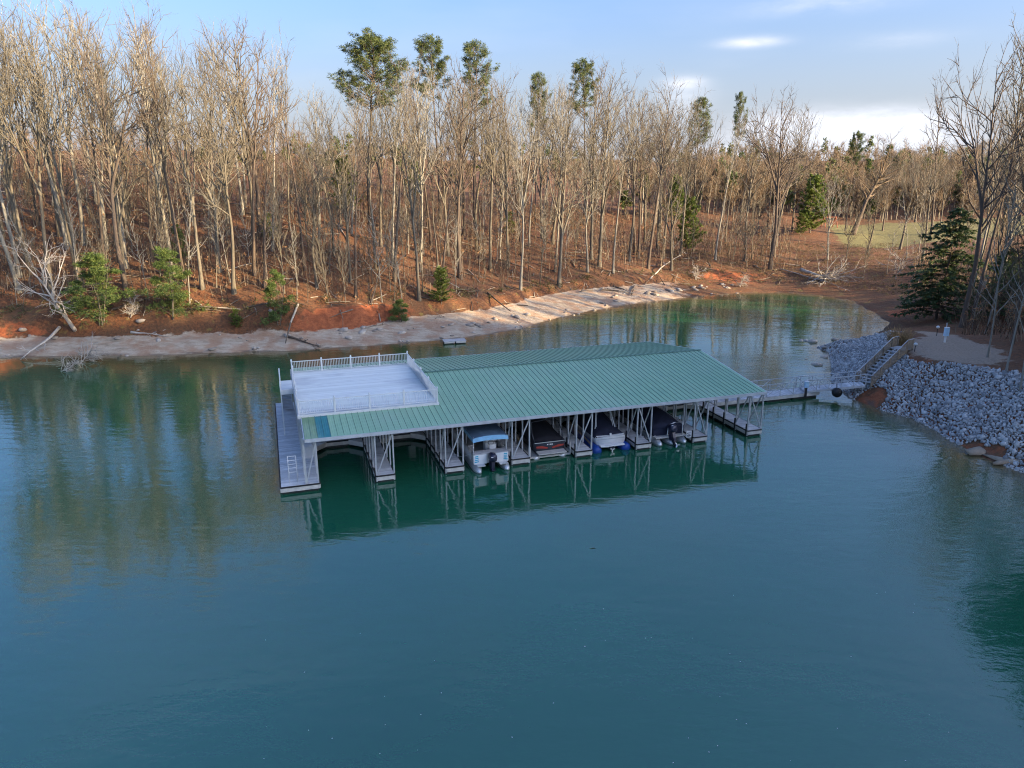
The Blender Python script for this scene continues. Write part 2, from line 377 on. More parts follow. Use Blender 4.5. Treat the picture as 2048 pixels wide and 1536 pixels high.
def shore_dist(x, y):
    x = np.asarray(x, float); y = np.asarray(y, float); best = np.full(x.shape, 1e18); ins = np.zeros(x.shape, bool)
    n = len(SXY)
    for i in range(n):
        ax, ay = SXY[i]; bx, by = SXY[(i + 1) % n]
        dx, dy = bx - ax, by - ay; t = np.clip(((x - ax) * dx + (y - ay) * dy) / (dx * dx + dy * dy), 0, 1)
        best = np.minimum(best, (x - ax - t * dx) ** 2 + (y - ay - t * dy) ** 2)
        cr = ((ay > y) != (by > y)); xx = ax + (y - ay) * dx / (dy if abs(dy) > 1e-9 else 1e-9); ins ^= cr & (x < xx)
    d = np.sqrt(best); return np.where(ins, -d, d)
def params(x, y):
    x = np.asarray(x, float).ravel(); y = np.asarray(y, float).ravel(); out = np.empty((len(x), 5))
    for s in range(0, len(x), 8000):
        d2 = (x[s:s + 8000, None] - DEN[None, :, 0]) ** 2 + (y[s:s + 8000, None] - DEN[None, :, 1]) ** 2 + .5
        w = 1 / (d2 * d2 * d2); out[s:s + 8000] = (w @ DEN[:, 2:]) / w.sum(1)[:, None]
    return out
def terrain(x, y, full=False):
    x = np.asarray(x, float); y = np.asarray(y, float); shp = x.shape
    x = x.ravel(); y = y.ravel(); d0 = shore_dist(x, y); p = params(x, y); bw, hb, hc, S, Hc = p.T
    wig = vnoise(x, y, 2.3, 3) * .9 + vnoise(x, y, .9, 5) * .35
    d = d0 + wig * np.clip(1 - np.abs(d0) / 6, 0, 1) * .7
    bwv = bw * (1 + .35 * vnoise(x, y, 9, 11)) + vnoise(x, y, 2.5, 12) * 1.2
    bwv = np.where(hc < .15, bw, bwv)
    land = hb * np.clip(d / bwv, 0, 1) ** .9 + hc * sstep(0, 1.1, d - bwv)
    dd = np.maximum(d - bwv, 0); hill = Hc * np.tanh(S * dd / Hc)
    land = land + hill + np.clip(dd / 6, 0, 1) * (vnoise(x, y, 14, 1) * 1.6 + vnoise(x, y, 5, 2) * .6) + np.clip(d, 0, 1) * vnoise(x, y, 1.6, 4) * .18
    pad = np.exp(-(((x - 40.8) / 5.5) ** 2 + ((y - 67.5) / 8.5) ** 2) ** 2)   # level gravel pad
    land = land * (1 - pad) + pad * np.minimum(land, 3.65)
    big = 42 * np.exp(-((x - 118) / 46) ** 2 - ((y + 15) / 75) ** 2) * np.clip(d / 40, 0, 1)  # unseen hill, shaped so its shadow covers the dock and water
    land = land + big + 8 * sstep(215, 400, y) + vnoise(x, y, 40, 8) * 4 * sstep(120, 200, y)
    h = np.where(d > 0, land, np.maximum(.32 * d, -7))
    if not full: return h.reshape(shp)
    beach = np.where(hc >= .15, sstep(0, 1, (bwv - d + .3)), 0) * (d > -3) * (1 - .8 * sstep(20, 34, x))
    riprap = (hc < .15) & (d < bw + .5) & (y < 84)
    clay = np.where(hc >= .35, np.exp(-((d - bwv - .4) / (.55 + .9 * np.exp(-((x + 22) / 12) ** 2))) ** 2) * sstep(.3, .9, hc) * (.22 + .38 * sstep(0, .3, vnoise(x, y, 11, 21)) + .6 * np.exp(-((x + 20) / 6) ** 2) + .15 * sstep(-50, -56, x)), 0)
    clay = np.maximum(clay, .75 * np.exp(-(((x - 31.6) / 1.7) ** 2 + ((y - 61.6) / 1.6) ** 2)))
    clay = np.maximum(clay, .8 * np.exp(-(((x - 54) / 6) ** 2 + ((y - 103) / 3.0) ** 2)) * (d > 1.2))
    clay = np.maximum(clay, .62 * np.exp(-(((x - 40) / 10) ** 2 + ((y - 133) / 5) ** 2)) * (d > 1.))
    clay = np.maximum(clay, np.where(riprap, .45, 0))
    lawn = sstep(0, 1, (x - (60 + (y - 130) * .22)) / 8) * sstep(152, 160, y) * sstep(188, 180, y)
    grav = np.exp(-(((x - 40.6) / 4.3) ** 2 + ((y - 66.5) / 6.2) ** 2) ** 2) + np.exp(-(((x - 45.2 - (y - 77) * .35) / 1.9) ** 2 + ((y - 77) / 7) ** 2) ** 2)
    wet = np.clip(1 - np.abs(d) / .8, 0, 1) * .8
    moss = sstep(14, 2, dd) * (hc > .15)
    return h.reshape(shp), dict(d=d, m_beach=beach, m_clay=clay, m_lawn=lawn, m_gravel=np.clip(grav, 0, 1) * (d > 5), m_wet=wet, m_moss=moss)

def axis(lo, hi, f0, f1, step, grow):
    a = list(np.arange(f0, f1 + 1e-6, step)); s = step
    while a[-1] < hi: s *= grow; a.append(a[-1] + s)
    s = step
    while a[0] > lo: s *= grow; a.insert(0, a[0] - s)
    return np.array(a)
GX = axis(-1500, 1500, -64, 62, .85, 1.10); GY = axis(-700, 2200, 44, 138, .85, 1.10)
gx, gy = np.meshgrid(GX, GY); gh, gm = terrain(gx, gy, True)
def grid_mesh(name, X, Y, Z, mat, attrs, keep=None):
    ny, nx = X.shape; me = bpy.data.meshes.new(name); n = nx * ny
    idx = np.arange(n).reshape(ny, nx)
    q = np.stack([idx[:-1, :-1], idx[:-1, 1:], idx[1:, 1:], idx[1:, :-1]], -1).reshape(-1, 4)
    if keep is not None: q = q[keep[:-1, :-1].ravel() | keep[1:, 1:].ravel() | keep[:-1, 1:].ravel() | keep[1:, :-1].ravel()]
    me.vertices.add(n); me.vertices.foreach_set('co', np.stack([X, Y, Z], -1).reshape(-1).astype(np.float32))
    me.loops.add(q.size); me.loops.foreach_set('vertex_index', q.ravel().astype(np.int32))
    me.polygons.add(len(q)); me.polygons.foreach_set('loop_start', np.arange(0, q.size, 4, dtype=np.int32))
    me.polygons.foreach_set('use_smooth', np.ones(len(q), bool)); me.update(calc_edges=True)
    for k, v in attrs.items():
        a = me.attributes.new(k, 'FLOAT', 'POINT'); a.data.foreach_set('value', np.asarray(v, np.float32).ravel())
    me.materials.append(mat); me.validate(); o = bpy.data.objects.new(name, me); COL.objects.link(o); o['kind'] = 'structure'; return o
ground = grid_mesh('ground', gx, gy, gh, M['ground'], {k: v for k, v in gm.items() if k != 'd'})
dd_ = gm['d'].reshape(gx.shape)
water = grid_mesh('water', gx, gy, np.zeros_like(gx), M['water'], {'m_shallow': np.where(dd_ > 0, 1., np.exp(np.minimum(dd_, 0) / 5.0))}, keep=dd_ < 3)

def hz(x, y): return float(terrain(np.array([x]), np.array([y]))[0])
C_, S_ = math.cos(PITCH), math.sin(PITCH)
def ray(px, py):
    u = (px - 1024) / 1472; v = (768 - py) / 1472; return np.array((u, C_ + v * S_, -S_ + v * C_))
def hit(px, py, tmax=420):
    """ground point under a viewing ray"""
    d = ray(px, py); t = np.arange(40, tmax, .5); z = CAM_H + t * d[2]; h = terrain(t * d[0], t * d[1])
    k = np.argmax(z < np.maximum(h, 0)); k = k if z[k] < max(h[k], 0) else len(t) - 1
    return float(t[k] * d[0]), float(t[k] * d[1]), float(max(h[k], 0))
def top_z(py, y, x=0):
    d = ray(1024, py); return CAM_H + y * d[2] / d[1]
def px_of(x, y, z):
    dz = z - CAM_H; zc = y * C_ - dz * S_; return 1024 + 1472 * x / zc

# ------------------------------------------------------------------ the covered dock (local frame: x along the roof, y back from the slip mouths)
DO = (-14.41, 42.37); DA = R(18.2)
def d2w(u, w, z=0.):
    return (DO[0] + u * math.cos(DA) - w * math.sin(DA), DO[1] + u * math.sin(DA) + w * math.cos(DA), z)
dock = thing('covered_boat_dock', 'long floating boat dock with a green metal roof and white upper sun deck', 'dock', (*DO, 0), DA)
DZ = .52
FING = [(5.95, 7.1), (10.55, 11.75), (15.2, 16.45), (19.95, 21.12), (24.7, 25.82), (29.4, 30.5), (34.1, 35.3)]
rnd = random.Random(3)
def decking(mb, x0, x1, y0, y1, along='x', w=.145, gap=.012, z=DZ):
    """planks: each its own island with a slightly uneven top"""
    if along == 'x':
        y = y0
        while y < y1 - .02:
            e = min(y + w - gap, y1); mb.bb(x0 + rnd.uniform(-.008, .008), x1 + rnd.uniform(-.008, .008), y, e, z - .038, z + rnd.uniform(-.004, .004)); y += w
    else:
        x = x0
        while x < x1 - .02:
            e = min(x + w - gap, x1); mb.bb(x, e, y0, y1, z - .038, z + rnd.uniform(-.004, .004)); x += w
def pier(name, x0, x1, y0, y1, mat, edges='fblr', label=None, along='x'):
    r = bpy.data.objects.new(name, None); r.empty_display_size = .2; COL.objects.link(r); r.parent = dock
    if label: r['label'] = label
    mb = MB(); decking(mb, x0 + .03, x1 - .03, y0 + .03, y1 - .03, along); mb.build('decking', mat, r, stuff=True)
    for e in edges:
        fb = MB(); rb = MB()
        if e == 'f': fb.bb(x0, x1, y0 - .05, y0, .16, .42); rb.bb(x0, x1, y0 - .06, y0 + .01, .424, DZ - .01)
        if e == 'b': fb.bb(x0, x1, y1, y1 + .05, .16, .42); rb.bb(x0, x1, y1 - .01, y1 + .06, .424, DZ - .01)
        if e == 'l': fb.bb(x0 - .05, x0, y0, y1, .16, .42); rb.bb(x0 - .06, x0 + .01, y0, y1, .424, DZ - .01)
        if e == 'r': fb.bb(x1, x1 + .05, y0, y1, .16, .42); rb.bb(x1 - .01, x1 + .06, y0, y1, .424, DZ - .01)
        fb.build('fascia_board', M['cream'], r); rb.build('rub_rail', M['black'], r)
    n = max(1, int((y1 - y0) / 2.4)) if (y1 - y0) > (x1 - x0) else max(1, int((x1 - x0) / 2.4))
    for i in range(n):
        f = MB()
        if (y1 - y0) > (x1 - x0):
            a = y0 + (y1 - y0) * i / n; b = y0 + (y1 - y0) * (i + 1) / n; f.bb(x0 + .06, x1 - .06, a + .08, b - .08, -.35, .15)
        else:
            a = x0 + (x1 - x0) * i / n; b = x0 + (x1 - x0) * (i + 1) / n; f.bb(a + .08, b - .08, y0 + .06, y1 - .06, -.35, .15)
        f.build('float', M['float'], r)
    return r
pier('end_deck', 0, 2.36, 0, 18.5, M['plank'], 'fblr', 'wide blue grey plank deck along the left end')
for i, (a, b) in enumerate(FING): pier('finger_pier', a, b, 0, 7.45, M['plank'], 'flr')
for i, (a, b) in enumerate(FING): pier('rear_finger_pier', a, b, 9.35, 17.6, M['plank'], 'blr')
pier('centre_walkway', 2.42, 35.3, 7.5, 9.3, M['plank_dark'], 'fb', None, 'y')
# chamfered corners where the slips meet the walkway
edges_ = [(2.36, 5.95)] + [(FING[i][1], FING[i + 1][0]) for i in range(6)]
for a, b in edges_:
    for s, x in ((1, a + .05), (-1, b - .05)):
        g = MB(); z0, z1 = .16, DZ - .006
        tri = [(x, 7.43), (x + s * .95, 7.43), (x, 6.5)]
        if s < 0: tri = tri[::-1]
        g.add([(p[0], p[1], z0) for p in tri] + [(p[0], p[1], z1) for p in tri], [(2, 1, 0), (3, 4, 5), (0, 1, 4, 3), (1, 2, 5, 4), (2, 0, 3, 5)])
        g.build('corner_gusset', M['cream'], dock)

# roof
EA, RG, EZ, RZ_, WF = -.22, 9.05, 3.55, 4.72, 18.1
R0, R1 = 1.5, 35.28
def roof_z(w): return EZ + (RZ_ - EZ) * ((w - EA) / (RG - EA) if w < RG else (WF - w) / (WF - RG))
PW = (R1 - 10.86) / 61
def panel_mesh(name, w0, w1, mat, flip=False):
    mb = MB(); z0, z1 = roof_z(w0), roof_z(w1); pw = PW
    prof = [(0, 0), (.012, .045), (.038, .045), (.05, .0), (pw * .38, .0), (pw * .40, .012), (pw * .44, .012), (pw * .46, 0), (pw * .70, 0), (pw * .72, .012), (pw * .76, .012), (pw * .78, 0), (pw, 0)]
    a = [(x, w0, z0 + z) for x, z in prof]; b = [(x, w1, z1 + z) for x, z in prof]
    k = len(prof); base = len(mb.v); mb.v += a + b
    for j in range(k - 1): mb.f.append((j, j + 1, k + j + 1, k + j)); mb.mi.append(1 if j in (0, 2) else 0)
    lo = [(x, w0, z0 - .02) for x in (0, pw)] + [(x, w1, z1 - .02) for x in (0, pw)]
    q = len(mb.v); mb.v += lo; mb.f += [(q, q + 2, q + 3, q + 1), (q, q + 1, k - 1, 0)]; mb.mi += [0, 0]
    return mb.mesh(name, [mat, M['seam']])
def empty_part(name, parent, label=None):
    r = bpy.data.objects.new(name, None); r.empty_display_size = .2; COL.objects.link(r); r.parent = parent
    if label: r['label'] = label
    return r
near = empty_part('near_roof_slope', dock); far = empty_part('far_roof_slope', dock)
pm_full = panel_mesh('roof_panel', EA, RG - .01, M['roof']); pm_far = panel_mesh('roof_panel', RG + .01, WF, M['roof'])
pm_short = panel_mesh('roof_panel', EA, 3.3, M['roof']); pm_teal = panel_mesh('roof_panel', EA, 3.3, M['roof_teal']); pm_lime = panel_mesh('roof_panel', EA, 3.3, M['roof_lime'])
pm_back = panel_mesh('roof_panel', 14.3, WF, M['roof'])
for i in range(61):
    x = 10.86 + i * PW; inst('roof_panel', pm_full, near, (x, 0, 0)); inst('roof_panel', pm_far, far, (x, 0, 0))
ns = int((10.86 - R0) / PW)
for i in range(ns):
    x = 10.86 - (ns - i) * PW; me = pm_lime if i < 2 else pm_teal if i < 4 else pm_short
    o = inst('roof_panel', me, near, (x, 0, 0))
    if i in (2, 3): o['label'] = 'teal replacement roof panel'
    inst('roof_panel', pm_back, far, (x, 0, 0))
RL = 10.86 - ns * PW
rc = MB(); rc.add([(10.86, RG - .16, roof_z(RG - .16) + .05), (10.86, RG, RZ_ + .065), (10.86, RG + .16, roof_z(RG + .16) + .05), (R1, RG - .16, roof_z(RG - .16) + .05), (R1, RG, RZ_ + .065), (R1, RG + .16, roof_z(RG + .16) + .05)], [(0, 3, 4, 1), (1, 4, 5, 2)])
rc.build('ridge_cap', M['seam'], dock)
f = MB(); f.bb(RL, R1, EA - .05, EA - .005, EZ - .2, EZ + .02); f.build('eave_fascia', M['fascia'], dock)
f = MB(); f.bb(RL, R1, WF + .005, WF + .05, EZ - .2, EZ + .02); f.build('eave_fascia', M['fascia'], dock)
def rake(x, ws):
    f = MB()
    for a, b in zip(ws[:-1], ws[1:]):
        f.bar((x, a, roof_z(a) - .09), (x, b, roof_z(b) - .09), .05, .2)
    f.build('rake_trim', M['fascia'], dock)
rake(R1 + .03, (EA, RG, WF)); rake(RL - .03, (EA, 3.0)); rake(RL - .03, (14.5, WF))
# posts, braces, trusses
PWS = [.12, 1.6, 3.1, 4.6, 6.1, 7.55]
def post(x, y, z0=.18, z1=None, w=.085):
    z1 = z1 if z1 is not None else (roof_z(y) - .06)
    if x < 10.9 and 3.0 < y < 14.6: z1 = min(z1, 3.84)
    p = MB(); p.bb(x - w / 2, x + w / 2, y - w / 2, y + w / 2, z0, z1); return p.build('post', M['galv'], dock)
def brace(a, b, w=.07): p = MB(); p.bar(a, b, w); p.build('brace', M['galv'], dock)
for i, (a, b) in enumerate(FING):
    for w in PWS:
        post(a + .0, w - .03, .05, None, .09); post(b - .0, w - .03, .05, None, .09)
        p = MB(); p.bb(a - .11, a - .066, w - .06, w + .06, -.05, DZ + .5); p.build('rubber_bumper', M['black'], dock)
    t = EZ - .12
    if i < 4:
        brace((b, .05, t - .1), (a + .05, .05, DZ + .05)); brace((a, .2, t - .05), (a, 1.6, DZ + .3))
    else:
        brace((a, .05, t - .1), (b - .05, .05, DZ + .05)); brace((a, .2, t - .1), (a, 1.6, DZ + .1)); brace((b, .2, t - .1), (b, 1.6, DZ + .1))
    for w in (9.4, 12, 14.8, 17.5): post(a, w, .05); post(b, w, .05)
for w in (.1, 1.6, 3.0, 4.8, 6.6, 8.4, 10.2, 12, 13.8, 15.6, 17.4):
    zt = 3.85 if 3 < w < 14.6 else None
    post(1.55, w, .3, zt, .13)
    if w < 7: post(2.3, w, .3, zt if zt else None, .08)
brace((2.3, .1, 3.2), (1.6, .1, .6)); brace((2.3, 1.6, 3.2), (2.3, .2, .7))
for w in (.1, 3.0, 6.1, 9.2, 12.4, 15.4, 17.6):
    t = MB(); za = 3.28
    t.bb(1.62, R1 - .1, w + .05, w + .13, za - .08, za + .04); t.build('roof_beam', M['galv'], dock)
for x in [1.62] + [q for ab in FING for q in ab]:
    t = MB(); t.bar((x, .1, 3.36), (x, 17.6, 3.36), .07); t.build('roof_purlin', M['galv'], dock)

# upper deck
UX0, UX1, UY0, UY1, UZ = 1.45, 10.82, 3.05, 14.5, 4.1
ud = empty_part('upper_deck', dock, 'white weathered sun deck on top of the dock')
mb = MB(); y = UY0 + .02
while y < UY1 - .02:
    mb.bb(UX0 + .02, UX1 - .02, y, y + .138, UZ - .035, UZ + rnd.uniform(-.003, .003)); y += .15
mb.build('decking', M['updeck'], ud, stuff=True)
f = MB(); f.bb(UX0 - .04, UX1 + .04, UY0 - .06, UY0 + .015, UZ - .2, UZ + .012); f.build('front_fascia', M['white'], ud)
f = MB(); f.bb(UX0 - .04, UX1 + .04, UY1 - .015, UY1 + .04, UZ - .22, UZ + .012); f.build('rear_fascia', M['white'], ud)
f = MB(); f.bb(UX0 - .045, UX0 + .016, UY0, UY1, UZ - .26, UZ + .010); f.build('side_fascia', M['fascia'], ud)
f = MB(); f.bb(UX1 - .016, UX1 + .03, UY0, UY1, UZ - .22, UZ + .010); f.build('side_fascia', M['white'], ud)
f = MB(); f.bb(UX0 + .1, UX1 - .1, UY0 + .1, UY1 - .1, UZ - .12, UZ - .05); f.build('subfloor', M['wood_grey'], ud)
def railing(p0, p1, nposts, name='railing', skip0=False):
    r = empty_part(name, dock); p0 = Vector(p0); p1 = Vector(p1); d = p1 - p0; L = d.length; H = .92
    for z, s in ((H, .055), (.10, .04)):
        q = MB(); q.bar(p0 + Vector((0, 0, z)), p1 + Vector((0, 0, z)), .05, s); q.build('rail', M['white'], r)
    for i in range(nposts):
        if i == 0 and skip0: continue
        q = MB(); c = p0 + d * (i / (nposts - 1)); q.bb(c.x - .05, c.x + .05, c.y - .05, c.y + .05, c.z, c.z + H + .07)
        q.box((c.x, c.y, c.z + H + .10), (.13, .13, .05)); q.box((c.x, c.y, c.z + H + .17), (.10, .10, .10), Matrix.Rotation(R(45), 3, 'Z'), 0, .45)
        q.build('railing_post', M['white'], r)
    q = MB(); k = int(L / .125)
    for i in range(1, k):
        c = p0 + d * (i / k); q.bb(c.x - .012, c.x + .012, c.y - .012, c.y + .012, c.z + .10, c.z + H)
    q.build('balusters', M['white'], r, stuff=True)
railing((UX0 + .06, UY1 - .08, UZ), (UX1 - .06, UY1 - .08, UZ), 5)
railing((UX1 - .06, UY1 - .08, UZ), (UX1 - .06, UY0 + .12, UZ), 5, skip0=True)
railing((UX1 - .06, UY0 + .12, UZ), (UX0 + .06, UY0 + .12, UZ), 5, skip0=True)
railing((UX0 + .06, UY0 + .12, UZ), (UX0 + .06, 10.0, UZ), 4, skip0=True)
railing((UX0 + .06, UY1 - .08, UZ), (UX0 + .06, 12.4, UZ), 2, skip0=True)
# stair up to the sun deck on the left end
stp = empty_part('deck_stairs', dock, 'steep white stair up to the sun deck')
q = MB(); q.bb(.55, 1.38, 9.7, 12.3, UZ - .06, UZ); q.build('landing', M['updeck'], stp)
q = MB(); q.bb(.50, 1.40, 9.62, 9.695, UZ - .35, UZ + .01); q.build('landing_fascia', M['white'], stp)
q = MB(); q.bb(.47, .53, 9.7, 12.3, UZ - .25, UZ + .01); q.build('landing_fascia', M['white'], stp)
for i in range(18):
    t = (i + 1) / 19; q = MB(); yy = 12.3 + (16.7 - 12.3) * t; zz = UZ + (DZ - UZ) * t; q.bb(.6, 1.32, yy - .13, yy + .13, zz - .04, zz); q.build('tread', M['wood_grey'], stp)
for x in (.56, 1.36):
    q = MB(); q.bar((x, 12.2, UZ - .15), (x, 16.8, DZ + .05), .04, .24); q.build('stringer', M['white'], stp)
    q = MB(); q.bar((x, 12.2, UZ + .85), (x, 16.8, DZ + .95), .05); q.build('handrail', M['white'], stp)
for x, y, a, b in ((.53, 9.75, .3, UZ + 1.), (.53, 12.25, .3, UZ + 1.), (.53, 16.75, .5, DZ + 1.05), (1.36, 16.75, .5, DZ + 1.05)):
    q = MB(); q.bb(x - .045, x + .045, y - .045, y + .045, a, b); q.build('stair_post', M['white'], stp)
q = MB(); q.bar((.53, 9.75, UZ + .92), (.53, 12.25, UZ + .92), .05); q.bar((.53, 9.75, UZ + .5), (.53, 12.25, UZ + .5), .04); q.build('landing_rail', M['white'], stp)

# things standing on the dock
def onto(name, label, cat, u, w, z, rz=0., group=None): return thing(name, label, cat, d2w(u, w, z), DA + rz, group)
t = onto('swim_ladder', 'white tubular swim ladder standing at the front of the left end deck', 'ladder', .80, .5, DZ)
for s in (-1, 1):
    q = MB(); q.tube([(s * .25, -.0, 0), (s * .25, 0, 1.0), (s * .24, .04, 1.8)], .028, 6); q.build('side_rail', M['white'], t, True)
for z in (.72, 1.0, 1.25, 1.5, 1.78): q = MB(); q.bar((-.25, .01 if z < 1.2 else .03, z), (.25, .01 if z < 1.2 else .03, z), .05, .035); q.build('rung', M['white'], t)
t = onto('dock_box', 'white lidded storage box under the left eave on the end deck', 'storage box', 1.98, 5.1, DZ)
q = MB(); q.box((0, 0, .38), (.62, 1.0, .76), None, 0, 1.06); q.build('body', M['white'], t)
q = MB(); q.box((0, 0, .80), (.70, 1.08, .08)); q.box((0, 0, .89), (.66, 1.02, .1), None, 0, .7); q.build('lid', M['white'], t)
t = onto('dock_locker', 'narrow white upright locker on the walkway behind the second empty slip', 'locker', 9.75, 8.1, DZ)
q = MB(); q.bb(-.25, .25, -.22, .22, 0, 1.15); q.build('body', M['white'], t); q = MB(); q.box((0, 0, 1.19), (.56, .5, .08), None, 0, .8); q.build('lid', M['white'], t)
q = MB(); q.bb(-.2, .2, -.235, -.222, .12, 1.05); q.build('door', M['gel_white'], t)
t = onto('kayak', 'orange kayak stood upright beside the finger pier left of the dark boat', 'kayak', 16.75, 7.85, DZ)
secs = []
for i in range(9):
    k = i / 8; z = .02 + 2.5 * k; rw = .36 * math.sin(math.pi * min(.97, max(.03, k))) ** .6; rd = .2 * math.sin(math.pi * min(.97, max(.03, k))) ** .6
    secs.append([(rw * math.cos(a), rd * math.sin(a), z) for a in np.linspace(0, 2 * math.pi, 9)[:-1]])
q = MB(); q.loft(secs, closed=True); q.build('hull', M['orange'], t, True)
q = MB(); q.bb(-.16, .16, -.215, -.17, 1.0, 1.5); q.build('cockpit', M['black'], t)

# ------------------------------------------------------------------ floating walkway, gangway ramp and wooden stair to the shore
wk = onto('floating_walkway', 'low floating walkway with grey truss railings leading from dock to shore', 'walkway', 35.4, 7.0, 0)
WL, WW = 11.2, 1.55
mb = MB(); x = .02
while x < WL - .05: mb.bb(x, x + .138, .03, WW - .03, DZ - .04, DZ + rnd.uniform(-.004, .004)); x += .15
mb.build('decking', M['plank'], wk, stuff=True)
for y0 in (-.05, WW): q = MB(); q.bb(0, WL, y0, y0 + .05, .2, .48); q.build('fascia_board', M['cream'], wk)
for i in range(4): q = MB(); q.bb(i * 2.8 + .1, i * 2.8 + 2.6, .08, WW - .08, -.35, .19); q.build('float', M['float'], wk)
def truss(parent, pts, h, mat=M['galv'], arch=False):
    """side rail of square tubes over a list of base points"""
    P = [Vector(p) for p in pts]; r = empty_part('truss_railing', parent)
    q = MB()
    for a, b in zip(P[:-1], P[1:]): q.bar(a + Vector((0, 0, h)), b + Vector((0, 0, h)), .05); q.bar(a + Vector((0, 0, h * .55)), b + Vector((0, 0, h * .55)), .035)
    q.build('rail', mat, r)
    for p in P: q = MB(); q.bar(p, p + Vector((0, 0, h)), .05); q.build('upright', mat, r)
    for i, (a, b) in enumerate(zip(P[:-1], P[1:])):
        q = MB(); up = Vector((0, 0, h))
        if i % 2 == 0: q.bar(a, b + up, .04)
        else: q.bar(a + up, b, .04)
        q.build('diagonal', mat, r)
truss(wk, [(i * WL / 8, .04, DZ) for i in range(9)], 1.08); truss(wk, [(i * WL / 8, WW - .04, DZ) for i in range(9)], 1.08)
# ramp: from walkway end up to the stair foot
A = Vector(d2w(45.3, 7.75, DZ + .1)); B = Vector((31.45, 63.55, 1.28)); dv = B - A; RL2 = math.hypot(dv.x, dv.y); ra = math.atan2(dv.y, dv.x)
gw = thing('gangway_ramp', 'grey metal gangway ramp sloping up from the floating walkway to the wooden stairs', 'gangway', tuple(A), ra)
def rz_(x): return (B.z - A.z) * x / RL2
RWd = 1.3; q = MB(); k = int(RL2 / .2)
for i in range(k):
    x0 = RL2 * i / k; x1 = RL2 * (i + 1) / k - .012; zc = rz_((x0 + x1) / 2); q.box(((x0 + x1) / 2, 0, zc), (x1 - x0, RWd, .04), Matrix.Rotation(-math.atan2(B.z - A.z, RL2), 3, 'Y'))
q.build('decking', M['plank'], gw, stuff=True)
for s in (-1, 1):
    q = MB(); q.bar((0, s * RWd / 2, -.1), (RL2, s * RWd / 2, rz_(RL2) - .1), .06, .16); q.build('side_beam', M['galv'], gw)
    truss(gw, [(RL2 * i / 5, s * (RWd / 2 + .01), rz_(RL2 * i / 5)) for i in range(6)], 1.0)
    q = MB(); q.tube([(-.3, s * RWd / 2, .2), (-.35, s * RWd / 2, .7), (-.1, s * RWd / 2, 1.05), (.5, s * RWd / 2, 1.1)], .028, 6); q.build('end_hoop', M['galv'], gw, True)
q = MB(); q.tube([(0, -.15, 0), (0, .15, 0)], .42, 16); w_ = q.build('roller_wheel', M['black'], gw, True); w_.location = (RL2 * .52, -RWd / 2 - .35, -.28 + rz_(RL2 * .5))
q = MB(); q.bar((RL2 * .52, -RWd / 2 - .35, -.3 + rz_(RL2 * .5)), (RL2 * .52, -RWd / 2 - .1, rz_(RL2 * .5) + .45), .06); q.build('wheel_strut', M['black'], gw)
t = thing('light_pedestal', 'pale blue service pedestal on a dark post where walkway and ramp meet', 'pedestal', d2w(44.9, 6.75, DZ - .3))
q = MB(); q.bb(-.08, .08, -.08, .08, 0, .9); q.build('post', M['black'], t); q = MB(); q.box((0, 0, 1.17), (.34, .3, .55), None, 0, .85); q.build('head', M['pale_blue'], t); q = MB(); q.box((0, 0, 1.47), (.4, .36, .05), None, 0, .6); q.build('cap', M['white'], t)

S0 = Vector((31.55, 63.6, 1.22)); S1 = Vector((36.05, 66.85, 3.72)); sv = S1 - S0; SL = math.hypot(sv.x, sv.y); sa = math.atan2(sv.y, sv.x)
ws = thing('wooden_staircase', 'weathered wooden stair with slatted side railings climbing the stone bank', 'staircase', tuple(S0), sa)
NS = 12; SW = 1.35
for i in range(NS):
    x = SL * (i + .5) / NS; z = sv.z * (i + 1) / NS; q = MB(); q.bb(x - .17, x + .17, -SW / 2, SW / 2, z - .045, z); q.build('tread', M['wood_grey'], ws)
q = MB(); q.bb(SL, SL + 1.1, -SW / 2, SW / 2, sv.z - .045, sv.z); q.build('top_landing', M['wood_grey'], ws)
for s in (-1, 1):
    y = s * (SW / 2 + .03); q = MB(); q.bar((0, y, -.02), (SL, y, sv.z - .06), .05, .26); q.build('stringer', M['wood'], ws)
    q = MB(); q.bar((-.1, y, .92), (SL, y, sv.z + .92), .07, .04); q.bar((SL, y, sv.z + .92), (SL + 1.1, y, sv.z + .92), .07, .04); q.build('handrail', M['wood_grey'], ws)
    for i in range(5):
        x = SL * i / 4; q = MB(); q.bb(x - .05, x + .05, y - .05, y + .05, sv.z * x / SL - .9, sv.z * x / SL + .9); q.build('post', M['wood'], ws)
    q = MB(); q.bb(SL + 1.0, SL + 1.1, y - .05, y + .05, sv.z - .6, sv.z + .9); q.build('post', M['wood'], ws)
    for i in range(38):
        x = (SL + 1.0) * (i + .5) / 38; zb = sv.z * min(x, SL) / SL; q = MB(); q.bb(x - .045, x + .045, y + s * .028, y + s * .052, zb + .02, zb + .88); q.build('picket', M['wood'], ws)

